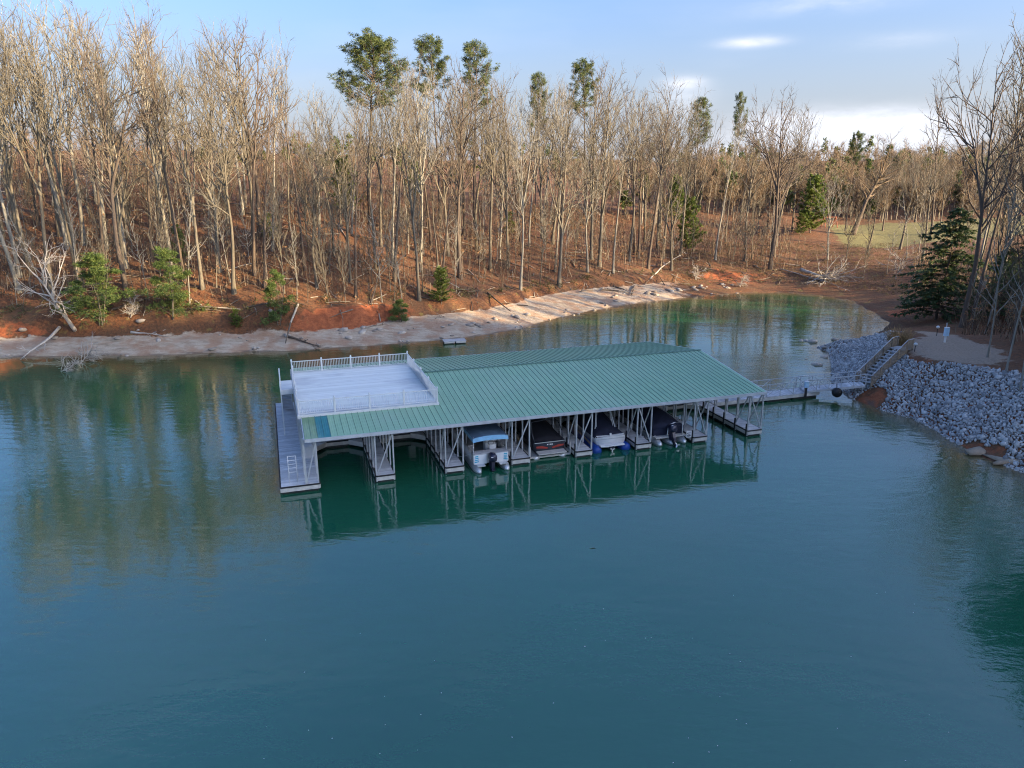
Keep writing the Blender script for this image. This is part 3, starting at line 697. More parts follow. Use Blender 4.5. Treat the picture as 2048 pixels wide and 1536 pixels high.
# ------------------------------------------------------------------ boats (local: x across, y towards the bow, z up, origin at the stern on the waterline)
def outboard(t, y, z, tilt=0., s=1., label=None):
    r = empty_part('outboard_motor', t, label); r.location = (0, y, z); r.rotation_euler = (tilt, 0, 0); r.scale = (s, s, s)
    secs = []
    for zz, hx, y0, y1 in ((.28, .15, -.30, .16), (.36, .20, -.42, .20), (.55, .215, -.46, .22), (.72, .20, -.43, .20), (.82, .13, -.33, .12)):
        secs.append([(-hx, y0 + .06, zz), (-hx * .6, y0, zz), (hx * .6, y0, zz), (hx, y0 + .06, zz), (hx, y1 - .05, zz), (hx * .6, y1, zz), (-hx * .6, y1, zz), (-hx, y1 - .05, zz)])
    q = MB(); q.loft(secs, closed=True); q.build('cowling', M['motor'], r, True)
    q = MB(); q.box((0, -.445, .58), (.22, .012, .10), Matrix.Rotation(R(-6), 3, 'X')); q.bb(-.20, -.06, -.462, -.452, .66, .69); q.build('emblem', M['lettering'], r)
    q = MB(); q.loft([[(-.10, -.24, z_), (.10, -.24, z_), (.10, .08, z_), (-.10, .08, z_)] for z_ in (.30, -.1)] + [[(-.05, -.18, -.5), (.05, -.18, -.5), (.05, .06, -.5), (-.05, .06, -.5)]], closed=True); q.build('midsection', M['motor'], r)
    q = MB(); q.box((0, -.12, -.30), (.28, .42, .03)); q.build('plate', M['motor'], r)
    q = MB(); q.tube([(0, .16, -.56), (0, .02, -.56), (0, -.28, -.56), (0, -.34, -.56)], [.02, .07, .065, .03], 8)
    q.bb(-.012, .012, -.2, .06, -.78, -.56); q.build('gearcase', M['motor'], r, True)
    q = MB()
    for k in range(3):
        a = k * 2.09; q.box((.10 * math.cos(a), -.35, -.56 + .10 * math.sin(a)), (.16, .02, .09), Matrix.Rotation(-a, 3, 'Y') @ Matrix.Rotation(R(25), 3, 'X'))
    q.build('propeller', M['alu'], r); q = MB(); q.box((0, .18, .02), (.3, .1, .4)); q.build('bracket', M['motor'], r); return r
def pontoon_tube(t, x, y0, y1, r, z, mat):
    q = MB(); q.tube([(x, y0, z - .02), (x, y0 + .18, z), (x, y0 + .7, z), (x, y1 - 1.2, z), (x, y1 - .5, z + .06), (x, y1, z + .22)], [r * .12, r * .62, r, r, r * .75, r * .06], 14); q.build('pontoon', mat, t, True)

# pontoon boat with faded blue canopy
t = onto('pontoon_boat', 'open pontoon boat with a faded blue canopy and dark outboard motor', 'boat', 13.68, -.05, 0)
for s in (-1, 1): pontoon_tube(t, s * .98, -.62, 6.6, .31, .10, M['alu'])
q = MB(); q.bb(-1.24, 1.24, .1, 6.3, .46, .56); q.build('deck', M['vinyl'], t)
for a, b in ((-1.20, -.32), (.32, 1.20)):
    q = MB(); q.bb(a, b, .04, .10, .44, 1.12); q.build('stern_panel', M['gel_white'], t)
q = MB(); q.bb(-1.2, 1.2, .101, .6, .563, 1.10); q.build('stern_bench', M['vinyl'], t)
q = MB(); q.bb(-1.24, 1.24, .03, .68, 1.125, 1.18); q.build('stern_shelf', M['wood_grey'], t)
for s in (-1, 1):
    q = MB()
    for k in range(4): q.box((s * 1.02, .03, .62 + k * .13), (.30 - .02 * k, .012, .07), Matrix.Rotation(s * .12, 3, 'Y'))
    q.build('turquoise_stripes', M['teal'], t)
    q = MB(); q.bb(s * 1.22 - .02, s * 1.22 + .02, .7, 6.2, .6, 1.02); q.build('fence_panel', M['gel_white'], t)
    q = MB()
    for z in (.58, 1.06, 1.18): q.bar((s * 1.22, .1, z), (s * 1.22, 6.2, z), .035)
    for k in range(8): q.bar((s * 1.22, .1 + k * .87, .56), (s * 1.22, .1 + k * .87, 1.18), .035)
    q.build('fence_frame', M['alu'], t)
    q = MB(); q.bb(s * .78 - .28, s * .78 + .28, -.35, .06, .40, .45); q.build('stern_step', M['alu'], t)
    q = MB(); q.bb(s * .85 - .3, s * .85 + .3, 2.4, 5.6, .563, .95); q.build('side_bench', M['vinyl'], t)
q = MB(); q.bb(.05, .75, 1.55, 2.1, .562, 1.35); q.box((.4, 1.75, 1.45), (.75, .5, .2), Matrix.Rotation(R(-25), 3, 'X')); q.build('console', M['gel_white'], t)
q = MB(); q.tube([(.4 + .19 * math.cos(a), 1.46 + .05 * math.sin(a), 1.35 + .17 * math.sin(a)) for a in np.linspace(0, 2 * math.pi, 13)], .018, 5); q.build('steering_wheel', M['black'], t)
q = MB(); q.bb(.15, .62, .98, 1.4, .9, 1.02); q.bb(.15, .62, .92, 1.0, 1.0, 1.42); q.build('helm_seat', M['gel_white'], t)
cx, cy0, cy1, cz = 1.22, .14, 4.0, 2.30
secs = []
for k in range(7):
    y = cy0 + (cy1 - cy0) * k / 6; sag = .05 * math.sin(math.pi * k * 2 / 6 % math.pi) if k % 2 else 0
    secs.append([(-cx, y, cz - .06), (-cx * .8, y, cz + .03 - sag), (-.3, y, cz + .09 - sag), (.3, y, cz + .09 - sag), (cx * .8, y, cz + .03 - sag), (cx, y, cz - .06)])
q = MB(); q.loft(secs, cap0=False, cap1=False); q.build('canopy', M['bluecanvas'], t, True)
q = MB()
q.loft([[(-cx, cy0 - .0, cz - .06), (-cx * .8, cy0, cz + .03), (-.3, cy0, cz + .09), (.3, cy0, cz + .09), (cx * .8, cy0, cz + .03), (cx, cy0, cz - .06)], [(-cx - .03, cy0 - .10, cz - .30), (-cx * .8, cy0 - .12, cz - .24), (-.3, cy0 - .12, cz - .19), (.3, cy0 - .12, cz - .20), (cx * .8, cy0 - .12, cz - .25), (cx + .03, cy0 - .10, cz - .28)]], cap0=False, cap1=False)
for s in (-1, 1): q.loft([[(s * cx, cy0, cz - .06), (s * cx, cy1, cz - .06)], [(s * (cx + .05), cy0 - .05, cz - .26), (s * (cx + .05), cy1, cz - .24)]], cap0=False, cap1=False)
q.build('canopy_skirt', M['skirt'], t)
for sx in (-1, 1):
    for y in (.32, 2.2, 3.9): q = MB(); q.bar((sx * 1.16, y, 1.15), (sx * 1.16, y, cz), .045); q.build('canopy_pole', M['alu'], t)
outboard(t, -.22, .42, .0, 1.05, 'dark blue black outboard motor with white emblem')

# runabout hull
def hull(t, L, B, sheer, mat, keel=-.25, bow_rise=.25, name='hull'):
    secs = []; top = []
    for k in range(11):
        f = k / 10; y = L * f; b = B / 2 * (1 - max(0, (f - .45) / .55) ** 2.2 * .97); sh = sheer + bow_rise * f ** 2; kz = keel + (sh - keel) * max(0, (f - .6) / .4) ** 2.5 * .9; cz_ = kz + (.22 if f < .6 else .22 + (sh - kz) * .25 * ((f - .6) / .4))
        secs.append([(-b, y, sh), (-b * 1.0, y, sh - .12), (-b * .9, y, cz_), (0, y, kz), (b * .9, y, cz_), (b, y, sh - .12), (b, y, sh)]); top.append((b, y, sh))
    q = MB(); q.loft(secs, cap0=True, cap1=False); q.build(name, mat, t, True); return top
def cover(t, top, peak, mat, y0=.0, name='cover', stern_drop=.0, lift=None):
    secs = []; n = len(top)
    for k, (b, y, sh) in enumerate(top):
        f = k / (n - 1); pk = sh + peak * (lift(f) if lift else math.sin(math.pi * min(1, f * .9 + .12)) ** .7)
        y = max(y, y0); bb = b + .03
        secs.append([(-bb, y, sh - .10), (-bb, y, sh + .02), (-bb * .8, y, sh + (pk - sh) * .45), (-bb * .3, y, pk), (bb * .3, y, pk), (bb * .8, y, sh + (pk - sh) * .45), (bb, y, sh + .02), (bb, y, sh - .10)])
    q = MB(); q.loft(secs); q.build(name, mat, t, True)

# dark grey tow boat with red flashes, under a black cover, on a lift
t = onto('tow_boat', 'dark grey motorboat with red flashes on its stern under a black cover', 'boat', 18.35, 1.05, .28)
top = hull(t, 6.6, 2.35, .75, M['gel_grey'])
cover(t, top, .85, M['blackcanvas'], .28, lift=lambda f: .15 + .85 * min(1, f / .35) if f < .6 else 1 - (f - .6) * 1.9)
for s in (-1, 1):
    q = MB(); q.loft([[(s * .10, -.012, .42), (s * .62, -.012, .58), (s * 1.02, -.012, .56)], [(s * .16, -.012, .33), (s * .64, -.012, .40), (s * .98, -.012, .44)]], cap0=False, cap1=False)
    q.v = [(x + s * .04, y, z - .05) for x, y, z in q.v]; q.build('red_flash', M['gel_red'], t)
q = MB()
for k, wd in enumerate((.07, .05, .09, .06)): q.bb(-.22 + k * .12, -.22 + k * .12 + wd, -.013, -.006, .55, .62)
q.build('lettering', M['lettering'], t)
q = MB(); q.bar((-1.17, -.02, .77), (1.17, -.02, .77), .04); q.build('stern_trim', M['alu'], t)
q = MB(); q.bb(-1.05, 1.05, -.62, .02, .08, .16); q.build('swim_platform', M['vinyl'], t)
q = MB(); q.tube([(-1.08, .2, .75), (-1.15, .6, 1.3), (-1.0, 1.2, 1.9), (0, 1.3, 2.0), (1.0, 1.2, 1.9), (1.15, .6, 1.3), (1.08, .2, .75)], .04, 8); q.build('tow_arch', M['gel_grey'], t, True)
lf = onto('boat_lift', 'pale steel boat lift frame holding the dark boat with red flashes', 'boat lift', 18.25, .7, 0)
for y in (0.05, 4.5): q = MB(); q.bar((-1.55, y, .12), (1.55, y, .12), .10, .12); q.build('cross_beam', M['cream'], lf)
for s in (-1, 1):
    q = MB(); q.bar((s * 1.5, -.05, .24), (s * 1.5, 5.2, .24), .10, .10); q.build('side_beam', M['cream'], lf)
    q = MB(); q.bar((s * 1.5, 0, .2), (s * 1.5, 0, .95), .07); q.build('upright', M['cream'], lf)
    q = MB(); q.tube([(s * 1.0, .0, -.08), (s * 1.0, .12, -.06), (s * 1.0, 5.0, -.06)], [.2, .3, .3], 10); q.build('tank', M['alu'], lf, True)

# white runabout with navy cover, on a lift with blue tanks
t = onto('runabout_boat', 'white runabout with a navy canvas cover raised on blue lift tanks', 'boat', 22.95, .75, .42)
top = hull(t, 6.4, 2.3, .62, M['gel_white'], keel=-.3)
cover(t, top, 1.15, M['navy'], .22, lift=lambda f: .12 + .9 * min(1, f / .4) if f < .55 else 1.0 - (f - .55) * 1.7)
q = MB(); q.loft([[(-1.16, -.02, .42), (1.16, -.02, .42)], [(-1.16, -.03, .48), (1.16, -.03, .48)]], cap0=False, cap1=False); q.build('pinstripe', M['galv'], t)
q = MB(); q.loft([[(-1.1, -.01, .66), (0, -.06, .63), (1.1, -.01, .66)], [(-1.1, .2, .70), (0, .2, .66), (1.1, .2, .70)]], cap0=False, cap1=False); q.build('stern_deck', M['gel_white'], t)
q = MB(); q.bb(-.95, .95, -.45, .0, .02, .09); q.build('swim_platform', M['gel_white'], t)
q = MB(); q.bb(-.06, .06, .02, .12, .66, .84); q.build('stern_light', M['gel_white'], t)
for s in (-1, 1): q = MB(); q.bar((s * .8, 1.0, .9), (s * .55, 1.5, 2.3), .05); q.bar((s * .68, 1.05, .9), (s * .48, 1.5, 2.3), .03); q.build('tower_leg', M['gel_white'], t)
q = MB(); q.loft([[(-.12, -.3, -.35), (.12, -.3, -.35), (.12, .02, -.3), (-.12, .02, -.3)], [(-.16, -.25, .0), (.16, -.25, .0), (.16, .02, .05), (-.16, .02, .05)]], closed=True)
q.build('stern_drive', M['motor'], t)
q = MB()
for k in range(3): a = k * 2.09 + .4; q.box((.11 * math.cos(a), -.36, -.28 + .11 * math.sin(a)), (.18, .02, .10), Matrix.Rotation(-a, 3, 'Y'))
q.build('propeller', M['alu'], t)
lf = onto('boat_lift', 'boat lift with bright blue float tanks under the white runabout', 'boat lift', 22.95, .35, 0)
for s in (-1, 1):
    q = MB(); q.tube([(s * 1.15, .0, .08), (s * 1.15, .06, .10), (s * 1.15, .25, .10), (s * 1.15, 5.3, .10), (s * 1.15, 5.5, .1)], [.12, .30, .40, .40, .1], 14); q.build('tank', M['blue_float'], lf, True)
for y in (.9, 4.2): q = MB(); q.bar((-1.4, y, .36), (1.4, y, .36), .1, .1); q.build('cross_beam', M['galv'], lf)
q = MB(); q.bar((-1.45, .5, .5), (-1.45, 4.8, .95), .09); q.build('arm', M['wood'], lf)

# covered pontoon with outboard
t = onto('covered_pontoon_boat', 'pontoon boat wrapped in a navy cover with its outboard motor tilted up', 'boat', 27.75, .35, 0)
for x in (-1.02, 0, 1.02): pontoon_tube(t, x, -.25, 6.9, .33, .14, M['alu'])
q = MB(); q.bb(-1.25, 1.25, .15, 6.6, .50, .60); q.build('deck', M['vinyl'], t)
tp = [(1.26 * (1 - max(0, (k / 10 - .8) / .2) ** 2 * .35), .55 + 6.0 * k / 10, 1.2) for k in range(11)]
cover(t, tp, .75, M['navy'], lift=lambda f: .25 + .75 * min(1, f / .25) if f < .7 else 1 - (f - .7) * 1.6, name='cover')
q = MB(); q.bb(-1.27, 1.27, .52, 6.4, .605, 1.12); q.build('cover_skirt', M['navy'], t)
q = MB(); q.tube([(-.30, .2, .6), (-.22, .22, 1.2), (-.05, .24, 1.5), (.25, .25, 1.6), (.95, .25, 1.58), (1.0, .25, 1.5), (1.0, .22, .62)], .04, 8); q.build('ski_rail', M['gel_white'], t, True)
q = MB()
for a, b in (((1.05, -.3, .55), (1.42, -.3, .55)), ((1.05, -.3, .55), (1.05, -.3, 1.0)), ((1.42, -.3, .55), (1.42, -.3, 1.0)), ((1.05, -.3, 1.0), (1.42, -.3, 1.0)), ((1.05, -.3, .78), (1.42, -.3, .78))): q.bar(a, b, .05)
q.bar((1.1, -.3, .56), (1.1, .2, .56), .05); q.bar((1.38, -.3, .56), (1.38, .2, .56), .05); q.build('boarding_ladder', M['gel_white'], t)
outboard(t, -.12, .62, R(-28), 1.15, 'dark outboard motor tilted up at the stern')

# small moored raft off the far shore
x, y, _ = (-6.9, 86.0, 0)
t = thing('swim_raft', 'small grey raft floating just off the pale far beach', 'raft', (x, y, 0), R(14))
q = MB()
for k in range(9): q.bb(-1.35, 1.35, -.75 + k * .168, -.75 + k * .168 + .15, .30, .34)
q.build('decking', M['wood_grey'], t, stuff=True)
q = MB(); q.bb(-1.3, -.08, -.78, -.755, .12, .30); q.build('side_board', M['cream'], t); q = MB(); q.bb(.08, 1.3, -.78, -.755, .12, .30); q.build('side_board', M['cream'], t)
for s in (-1, 1): q = MB(); q.bb(s * .7 - .55, s * .7 + .55, -.7, .7, -.2, .295); q.build('float', M['float'], t)

# ------------------------------------------------------------------ vegetation builders
def arr_mesh(name, V, Q, mats, mi=None, smooth=False):
    """V (n,3), Q (m,3|4) -> mesh, fast"""
    me = bpy.data.meshes.new(name); k = Q.shape[1]
    me.vertices.add(len(V)); me.vertices.foreach_set('co', V.astype(np.float32).ravel())
    me.loops.add(Q.size); me.loops.foreach_set('vertex_index', Q.astype(np.int32).ravel())
    me.polygons.add(len(Q)); me.polygons.foreach_set('loop_start', np.arange(0, Q.size, k, dtype=np.int32))
    for mm in (mats if isinstance(mats, (list, tuple)) else [mats]): me.materials.append(mm)
    if mi is not None: me.polygons.foreach_set('material_index', np.asarray(mi, np.int32))
    if smooth: me.polygons.foreach_set('use_smooth', np.ones(len(Q), bool))
    me.update(calc_edges=True); return me
def seg_geo(P0, P1, r0, r1, sides=3):
    P0 = np.asarray(P0, float); P1 = np.asarray(P1, float); r0 = np.asarray(r0, float); r1 = np.asarray(r1, float)
    t = P1 - P0; t /= np.maximum(np.linalg.norm(t, axis=1, keepdims=True), 1e-9)
    ref = np.where(np.abs(t[:, 2:3]) > .9, np.array([[1., 0, 0]]), np.array([[0, 0, 1.]]))
    x = np.cross(t, ref); x /= np.maximum(np.linalg.norm(x, axis=1, keepdims=True), 1e-9); y = np.cross(t, x)
    n = len(P0); V = np.empty((n, 2 * sides, 3))
    for k in range(sides):
        a = 2 * math.pi * k / sides; o = x * math.cos(a) + y * math.sin(a)
        V[:, k] = P0 + o * r0[:, None]; V[:, sides + k] = P1 + o * r1[:, None]
    b = np.arange(n)[:, None] * 2 * sides
    Q = np.concatenate([np.concatenate([b + k, b + (k + 1) % sides, b + sides + (k + 1) % sides, b + sides + k], 1) for k in range(sides)], 0)
    return V.reshape(-1, 3), Q
def unit(v): return v / max(1e-9, math.sqrt(v[0] ** 2 + v[1] ** 2 + v[2] ** 2))
def walk(r, p, d, L, n, wob, trop):
    pts = [np.array(p, float)]; d = unit(np.array(d, float))
    for i in range(n):
        d = unit(d + r.normal(0, wob, 3) + np.array((0, 0, trop))); pts.append(pts[-1] + d * (L / n))
    return pts
class Segs:
    def __init__(self): self.a = []; self.b = []; self.r0 = []; self.r1 = []
    def path(self, pts, r0, r1):
        n = len(pts) - 1
        for i in range(n):
            self.a.append(pts[i]); self.b.append(pts[i + 1]); self.r0.append(r0 + (r1 - r0) * i / n); self.r1.append(r0 + (r1 - r0) * (i + 1) / n)
    def geo(self, sides=3): return seg_geo(self.a, self.b, self.r0, self.r1, sides)
def at(pts, t):
    f = t * (len(pts) - 1); i = min(int(f), len(pts) - 2); return pts[i] + (pts[i + 1] - pts[i]) * (f - i), unit(pts[i + 1] - pts[i])
def side_dir(r, d, ang):
    q = r.normal(0, 1, 3); q -= d * np.dot(q, d); q = unit(q); return unit(d * math.cos(ang) + q * math.sin(ang))
def bare_tree(seed, h, rad, clear=.45, limbs=16, spread=.55, lean=(0, 0), forks=1, dens=1., lim_len=.34, twigr=.013, trop=.09):
    r = np.random.default_rng(seed); mb = MB(); big = Segs(); fine = Segs()
    stems = []
    pts = walk(r, (0, 0, -.4), (lean[0], lean[1], 1), h * 1.0, 12, .035, .05); stems.append((pts, rad))
    for k in range(forks - 1):
        p, d = at(pts, r.uniform(.3, .5)); stems.append((walk(r, p, side_dir(r, d, r.uniform(.25, .45)), h * r.uniform(.45, .55), 8, .05, .10), rad * .6))
    for pts, rd in stems:
        n = len(pts); rr = [max(.03, rd * (1 - .93 * (i / (n - 1)) ** .9)) for i in range(n)]
        if pts is stems[0][0]: rr[0] *= 1.45; rr[1] *= 1.03
        mb.tube(pts, rr, 7, cap=False)
        nl = limbs if pts is stems[0][0] else limbs // 2
        for j in range(nl):
            t = clear + (1 - clear) * (j + r.uniform(0, .9)) / nl if pts is stems[0][0] else r.uniform(.15, 1)
            t = min(t, .985); p, d = at(pts, t); L = h * lim_len * (1.08 - .72 * t) * r.uniform(.6, 1.25); lr = rd * .36 * (1.15 - t) + .026
            lp = walk(r, p, side_dir(r, d, spread * r.uniform(.7, 1.35)), L, 6, .10, trop); big.path(lp, lr, .018)
            for q in range(max(2, int(L * .85 * dens))):
                t2 = r.uniform(.2, 1.); p2, d2 = at(lp, t2); L2 = L * r.uniform(.22, .48) * (1.2 - .5 * t2); sp = walk(r, p2, side_dir(r, d2, r.uniform(.4, .9)), L2, 3, .14, trop); big.path(sp, lr * .45 + .012, .016)
                for z in range(int(1.7 * dens + .5)):
                    t3 = r.uniform(.15, 1.); p3, d3 = at(sp, t3); L3 = r.uniform(.5, 1.5) * (h / 26) ** .5; tp = walk(r, p3, side_dir(r, d3, r.uniform(.35, .9)), L3, 2, .18, .1); fine.path(tp, twigr * .8, twigr * .45)
                    for y in range(int(1 * dens + .5)):
                        p4, d4 = at(tp, r.uniform(.3, 1)); fine.a.append(p4); fine.b.append(p4 + side_dir(r, d4, .6) * r.uniform(.3, .8)); fine.r0.append(twigr * .6); fine.r1.append(twigr * .3)
    V1, Q1 = big.geo(4); V2, Q2 = fine.geo(3)
    V = np.concatenate([V1, V2]); Q = np.concatenate([Q1, Q2 + len(V1)])
    return mb, (V, Q, np.concatenate([np.zeros(len(Q1), int), np.ones(len(Q2), int)]))
class Proto: pass
def mk_proto(seed, h, mats, **k):
    p = Proto(); p.h = h; mb, (V, Q, mi) = bare_tree(seed, h, **k)
    p.trunk = mb.mesh('trunk', mats[0], True); p.crown = arr_mesh('crown', V, Q, [mats[0], mats[1]], mi); return p
def tree_at(p, name, label, cat, loc, sc=(1, 1, 1), rz=0., group=None, tilt=(0, 0)):
    o = thing(name, label, cat, loc, rz, group); o.rotation_euler = (tilt[0], tilt[1], rz); o.scale = sc
    inst('trunk', p.trunk, o); inst('crown', p.crown, o); return o

bm, bp, bd = M['bark'], M['bark_pale'], M['bark_dark']
CANOPY = [
 mk_proto(11, 27, (bm, M['twig']), rad=.30, clear=.50, limbs=17, spread=.62, forks=2, lim_len=.38),
 mk_proto(12, 27, (bm, M['twig']), rad=.34, clear=.40, limbs=18, spread=.72, forks=3, lim_len=.40),
 mk_proto(13, 27, (bp, M['twig']), rad=.27, clear=.55, limbs=17, spread=.45, forks=1, lean=(.05, 0)),
 mk_proto(14, 27, (bm, M['twig_grey']), rad=.31, clear=.38, limbs=18, spread=.75, forks=2, lean=(-.07, .02), lim_len=.38),
 mk_proto(15, 27, (bp, M['twig']), rad=.30, clear=.40, limbs=16, spread=.66, forks=3, lim_len=.38),
 mk_proto(16, 27, (bd, M['twig_brown']), rad=.28, clear=.52, limbs=16, spread=.60, forks=1, lean=(.03, .03)),
 mk_proto(17, 27, (bm, M['twig']), rad=.24, clear=.58, limbs=15, spread=.42, forks=1),
 mk_proto(18, 27, (bd, M['twig_grey']), rad=.36, clear=.36, limbs=20, spread=.66, forks=2, lim_len=.40),
]
SAPL = [
 mk_proto(31, 11, (bp, M['twig']), rad=.085, clear=.25, limbs=16, spread=.65, lim_len=.30, twigr=.010),
 mk_proto(32, 11, (bm, M['twig_grey']), rad=.10, clear=.30, limbs=16, spread=.60, forks=2, lim_len=.30, twigr=.010),
 mk_proto(33, 11, (bp, M['twig_grey']), rad=.075, clear=.35, limbs=14, spread=.80, lean=(.12, 0), lim_len=.32, twigr=.010),
 mk_proto(34, 11, (bm, M['twig_brown']), rad=.095, clear=.22, limbs=18, spread=.70, forks=3, lim_len=.34, twigr=.010),
]
def tufts(r, centers, n, size, droop=0., width=.035):
    """needle sprays: n thin blades round each centre"""
    m = len(centers); C = np.repeat(np.asarray(centers), n, 0); D = r.normal(0, 1, (m * n, 3)); D[:, 2] = D[:, 2] * .8 + .35 - droop
    D /= np.linalg.norm(D, axis=1, keepdims=True); L = size * r.uniform(.55, 1.1, (m * n, 1)); s = np.cross(D, r.normal(0, 1, (m * n, 3))); s /= np.maximum(np.linalg.norm(s, axis=1, keepdims=True), 1e-9)
    a = C + D * L * .08; b = C + D * L * .6 + s * width; c = C + D * L; d = C + D * L * .6 - s * width
    V = np.stack([a, b, c, d], 1).reshape(-1, 3); Q = np.arange(m * n * 4).reshape(-1, 4); return V, Q
def tall_pine(seed, h, rad, crown0, cr, nb=46, mats=None, per=16, lean=(0, 0)):
    r = np.random.default_rng(seed); mb = MB(); S = Segs(); cs = []
    pts = walk(r, (0, 0, -.4), (lean[0], lean[1], 1), h, 12, .025, .06); mb.tube(pts, [max(.04, rad * (1 - .9 * i / 12)) for i in range(13)], 7, cap=False)
    for j in range(nb):
        t = crown0 + (1 - crown0) * ((j + r.uniform(0, 1)) / nb); t = min(.99, t); p, d = at(pts, t); k = (t - crown0) / (1 - crown0)
        L = cr * (.35 + .95 * math.sin(math.pi * min(1, .18 + .82 * k)) ** .8) * r.uniform(.55, 1.15)
        if k > .9: L *= .6
        bp_ = walk(r, p, side_dir(r, d, R(75) - k * .6), L, 4, .14, .10); S.path(bp_, .035 + .03 * (1 - k), .012)
        for q in range(3 + int(L * 2.2)):
            p2, d2 = at(bp_, r.uniform(.35, 1.) ** .7); e = p2 + side_dir(r, d2, r.uniform(.3, 1.)) * r.uniform(.2, .8) + np.array((0, 0, .1)); S.path([p2, e], .012, .006); cs.append(e)
    for j in range(10):   # dead stubs below the crown
        t = r.uniform(.35, crown0); p, d = at(pts, t); S.path(walk(r, p, side_dir(r, d, 1.4), r.uniform(.4, 1.8), 2, .1, -.02), .02, .008)
    V1, Q1 = S.geo(3); V2, Q2 = tufts(r, cs, int(per * 1.6), .52, 0, .028); P_ = Proto(); P_.h = h
    P_.trunk = mb.mesh('trunk', mats[0], True); P_.crown = arr_mesh('crown', np.concatenate([V1, V2]), np.concatenate([Q1, Q2 + len(V1)]), [mats[0], mats[1]], np.concatenate([np.zeros(len(Q1), int), np.ones(len(Q2), int)])); return P_
def conifer(seed, h, rad, cr, mats, layers=34, base=.06, droop=.25, spray=.42, thin=1., per=5, lump=0., tp=.75):
    """layered evergreen: flat drooping fans of short sprays on every branch"""
    r = np.random.default_rng(seed); mb = MB(); S = Segs(); C = []; D = []
    pts = walk(r, (0, 0, -.3), (0, 0, 1), h, 10, .02, .05); mb.tube(pts, [max(.02, rad * (1 - .95 * i / 10)) for i in range(11)], 6, cap=False)
    for j in range(layers):
        t = base + (1 - base) * (j + r.uniform(0, .8)) / layers; t = min(.99, t); p, d = at(pts, t)
        for q in range(r.integers(4, 7)):
            if r.uniform() > thin: continue
            a = r.uniform(0, 6.283); L = cr * (1 - t) ** tp * r.uniform(.5, 1.15) * (1 + lump * math.sin(2 * a + 5 * t + seed) * math.cos(a * 3 - 9 * t)) + .25; dr = np.array((math.cos(a), math.sin(a), r.uniform(-.05, .3)))
            bp_ = walk(r, p, dr, L, 4, .08, -droop * .35); S.path(bp_, .02 + .012 * L * (1 - t), .006)
            for z in range(int(3 + L * 5)):
                p2, d2 = at(bp_, r.uniform(.2, 1)); lat = np.array((-d2[1], d2[0], 0)) * r.choice((-1, 1)) * r.uniform(.3, 1.1) + d2 * .8; lat[2] -= droop * r.uniform(.2, 1.)
                C.append(p2); D.append(unit(lat))
    C = np.array(C); D = np.array(D); n = len(C); C = np.repeat(C, per, 0); D = np.repeat(D, per, 0) + r.normal(0, .35, (n * per, 3)); D /= np.linalg.norm(D, axis=1, keepdims=True)
    L = spray * r.uniform(.5, 1.2, (n * per, 1)); s = np.cross(D, np.array([[0, 0, 1.]]) + r.normal(0, .35, (n * per, 3))); s /= np.maximum(np.linalg.norm(s, axis=1, keepdims=True), 1e-9)
    V2 = np.stack([C, C + D * L * .5 + s * L * .16, C + D * L, C + D * L * .5 - s * L * .16], 1).reshape(-1, 3); Q2 = np.arange(len(V2)).reshape(-1, 4)
    V1, Q1 = S.geo(3); P_ = Proto(); P_.h = h
    P_.trunk = mb.mesh('trunk', mats[0], True); P_.crown = arr_mesh('crown', np.concatenate([V1, V2]), np.concatenate([Q1, Q2 + len(V1)]), [mats[0], mats[1]], np.concatenate([np.zeros(len(Q1), int), np.ones(len(Q2), int)])); return P_
PINES = [tall_pine(51, 27, .26, .64, 3.7, 105, (bd, M['pine'])), tall_pine(52, 27, .24, .70, 3.0, 62, (bd, M['pine']), lean=(.03, 0)), tall_pine(53, 27, .22, .64, 2.4, 72, (bd, M['pine']), 14)]
HEML = [conifer(61, 13, .17, 5.4, (bd, M['hemlock']), 46, .08, .3, .46, .9, 7, .35, .6), conifer(62, 7, .07, 1.9, (bm, M['bush']), 34, .02, .05, .40, .55, 5, .9, .28), conifer(63, 7, .06, 1.5, (bm, M['bush']), 30, .05, .0, .36, .5, 5, .9, .25)]
def bush(seed, h, w, lumps, mats, per=11, cen=46, size=.28):
    r = np.random.default_rng(seed); mb = MB(); S = Segs(); cs = []
    for k in range(3):
        pts = walk(r, (r.normal(0, .15), r.normal(0, .15), -.2), (r.normal(0, .12), r.normal(0, .12), 1), h * r.uniform(.7, .95), 5, .05, .05); mb.tube(pts, [.05, .045, .04, .03, .02, .01], 5, cap=False)
    for k in range(lumps):
        t = (k + r.uniform(.2, .8)) / lumps; a = r.uniform(0, 6.28); q = w * (1 - t ** 1.6 * .8) * r.uniform(.15, 1.0); c = np.array((q * math.cos(a), q * math.sin(a), h * (.08 + .86 * t))); rad = np.array((w * .36, w * .36, h * .085)) * r.uniform(.55, 1.25) * (1.1 - .5 * t)
        p, _ = at(pts, min(.95, t)); S.path([p, c], .02, .008)
        d = r.normal(0, 1, (cen, 3)); d /= np.linalg.norm(d, axis=1, keepdims=True); cs.append(c + d * rad * (r.uniform(.15, 1., (cen, 1)) ** .5))
    V2, Q2 = tufts(r, np.concatenate(cs), int(per * 1.7), size, .35, .022); V1, Q1 = S.geo(3); P_ = Proto(); P_.h = h; P_.trunk = mb.mesh('trunk', mats[0], True)
    P_.crown = arr_mesh('crown', np.concatenate([V1, V2]), np.concatenate([Q1, Q2 + len(V1)]), [mats[0], mats[1]], np.concatenate([np.zeros(len(Q1), int), np.ones(len(Q2), int)])); return P_
BUSH = [bush(81, 7, 3.0, 30, (bm, M['bush']), 10, 34), bush(82, 7, 2.2, 24, (bm, M['bush']), 10, 34), bush(83, 3, 2.0, 14, (bm, M['bush']), 10, 34)]
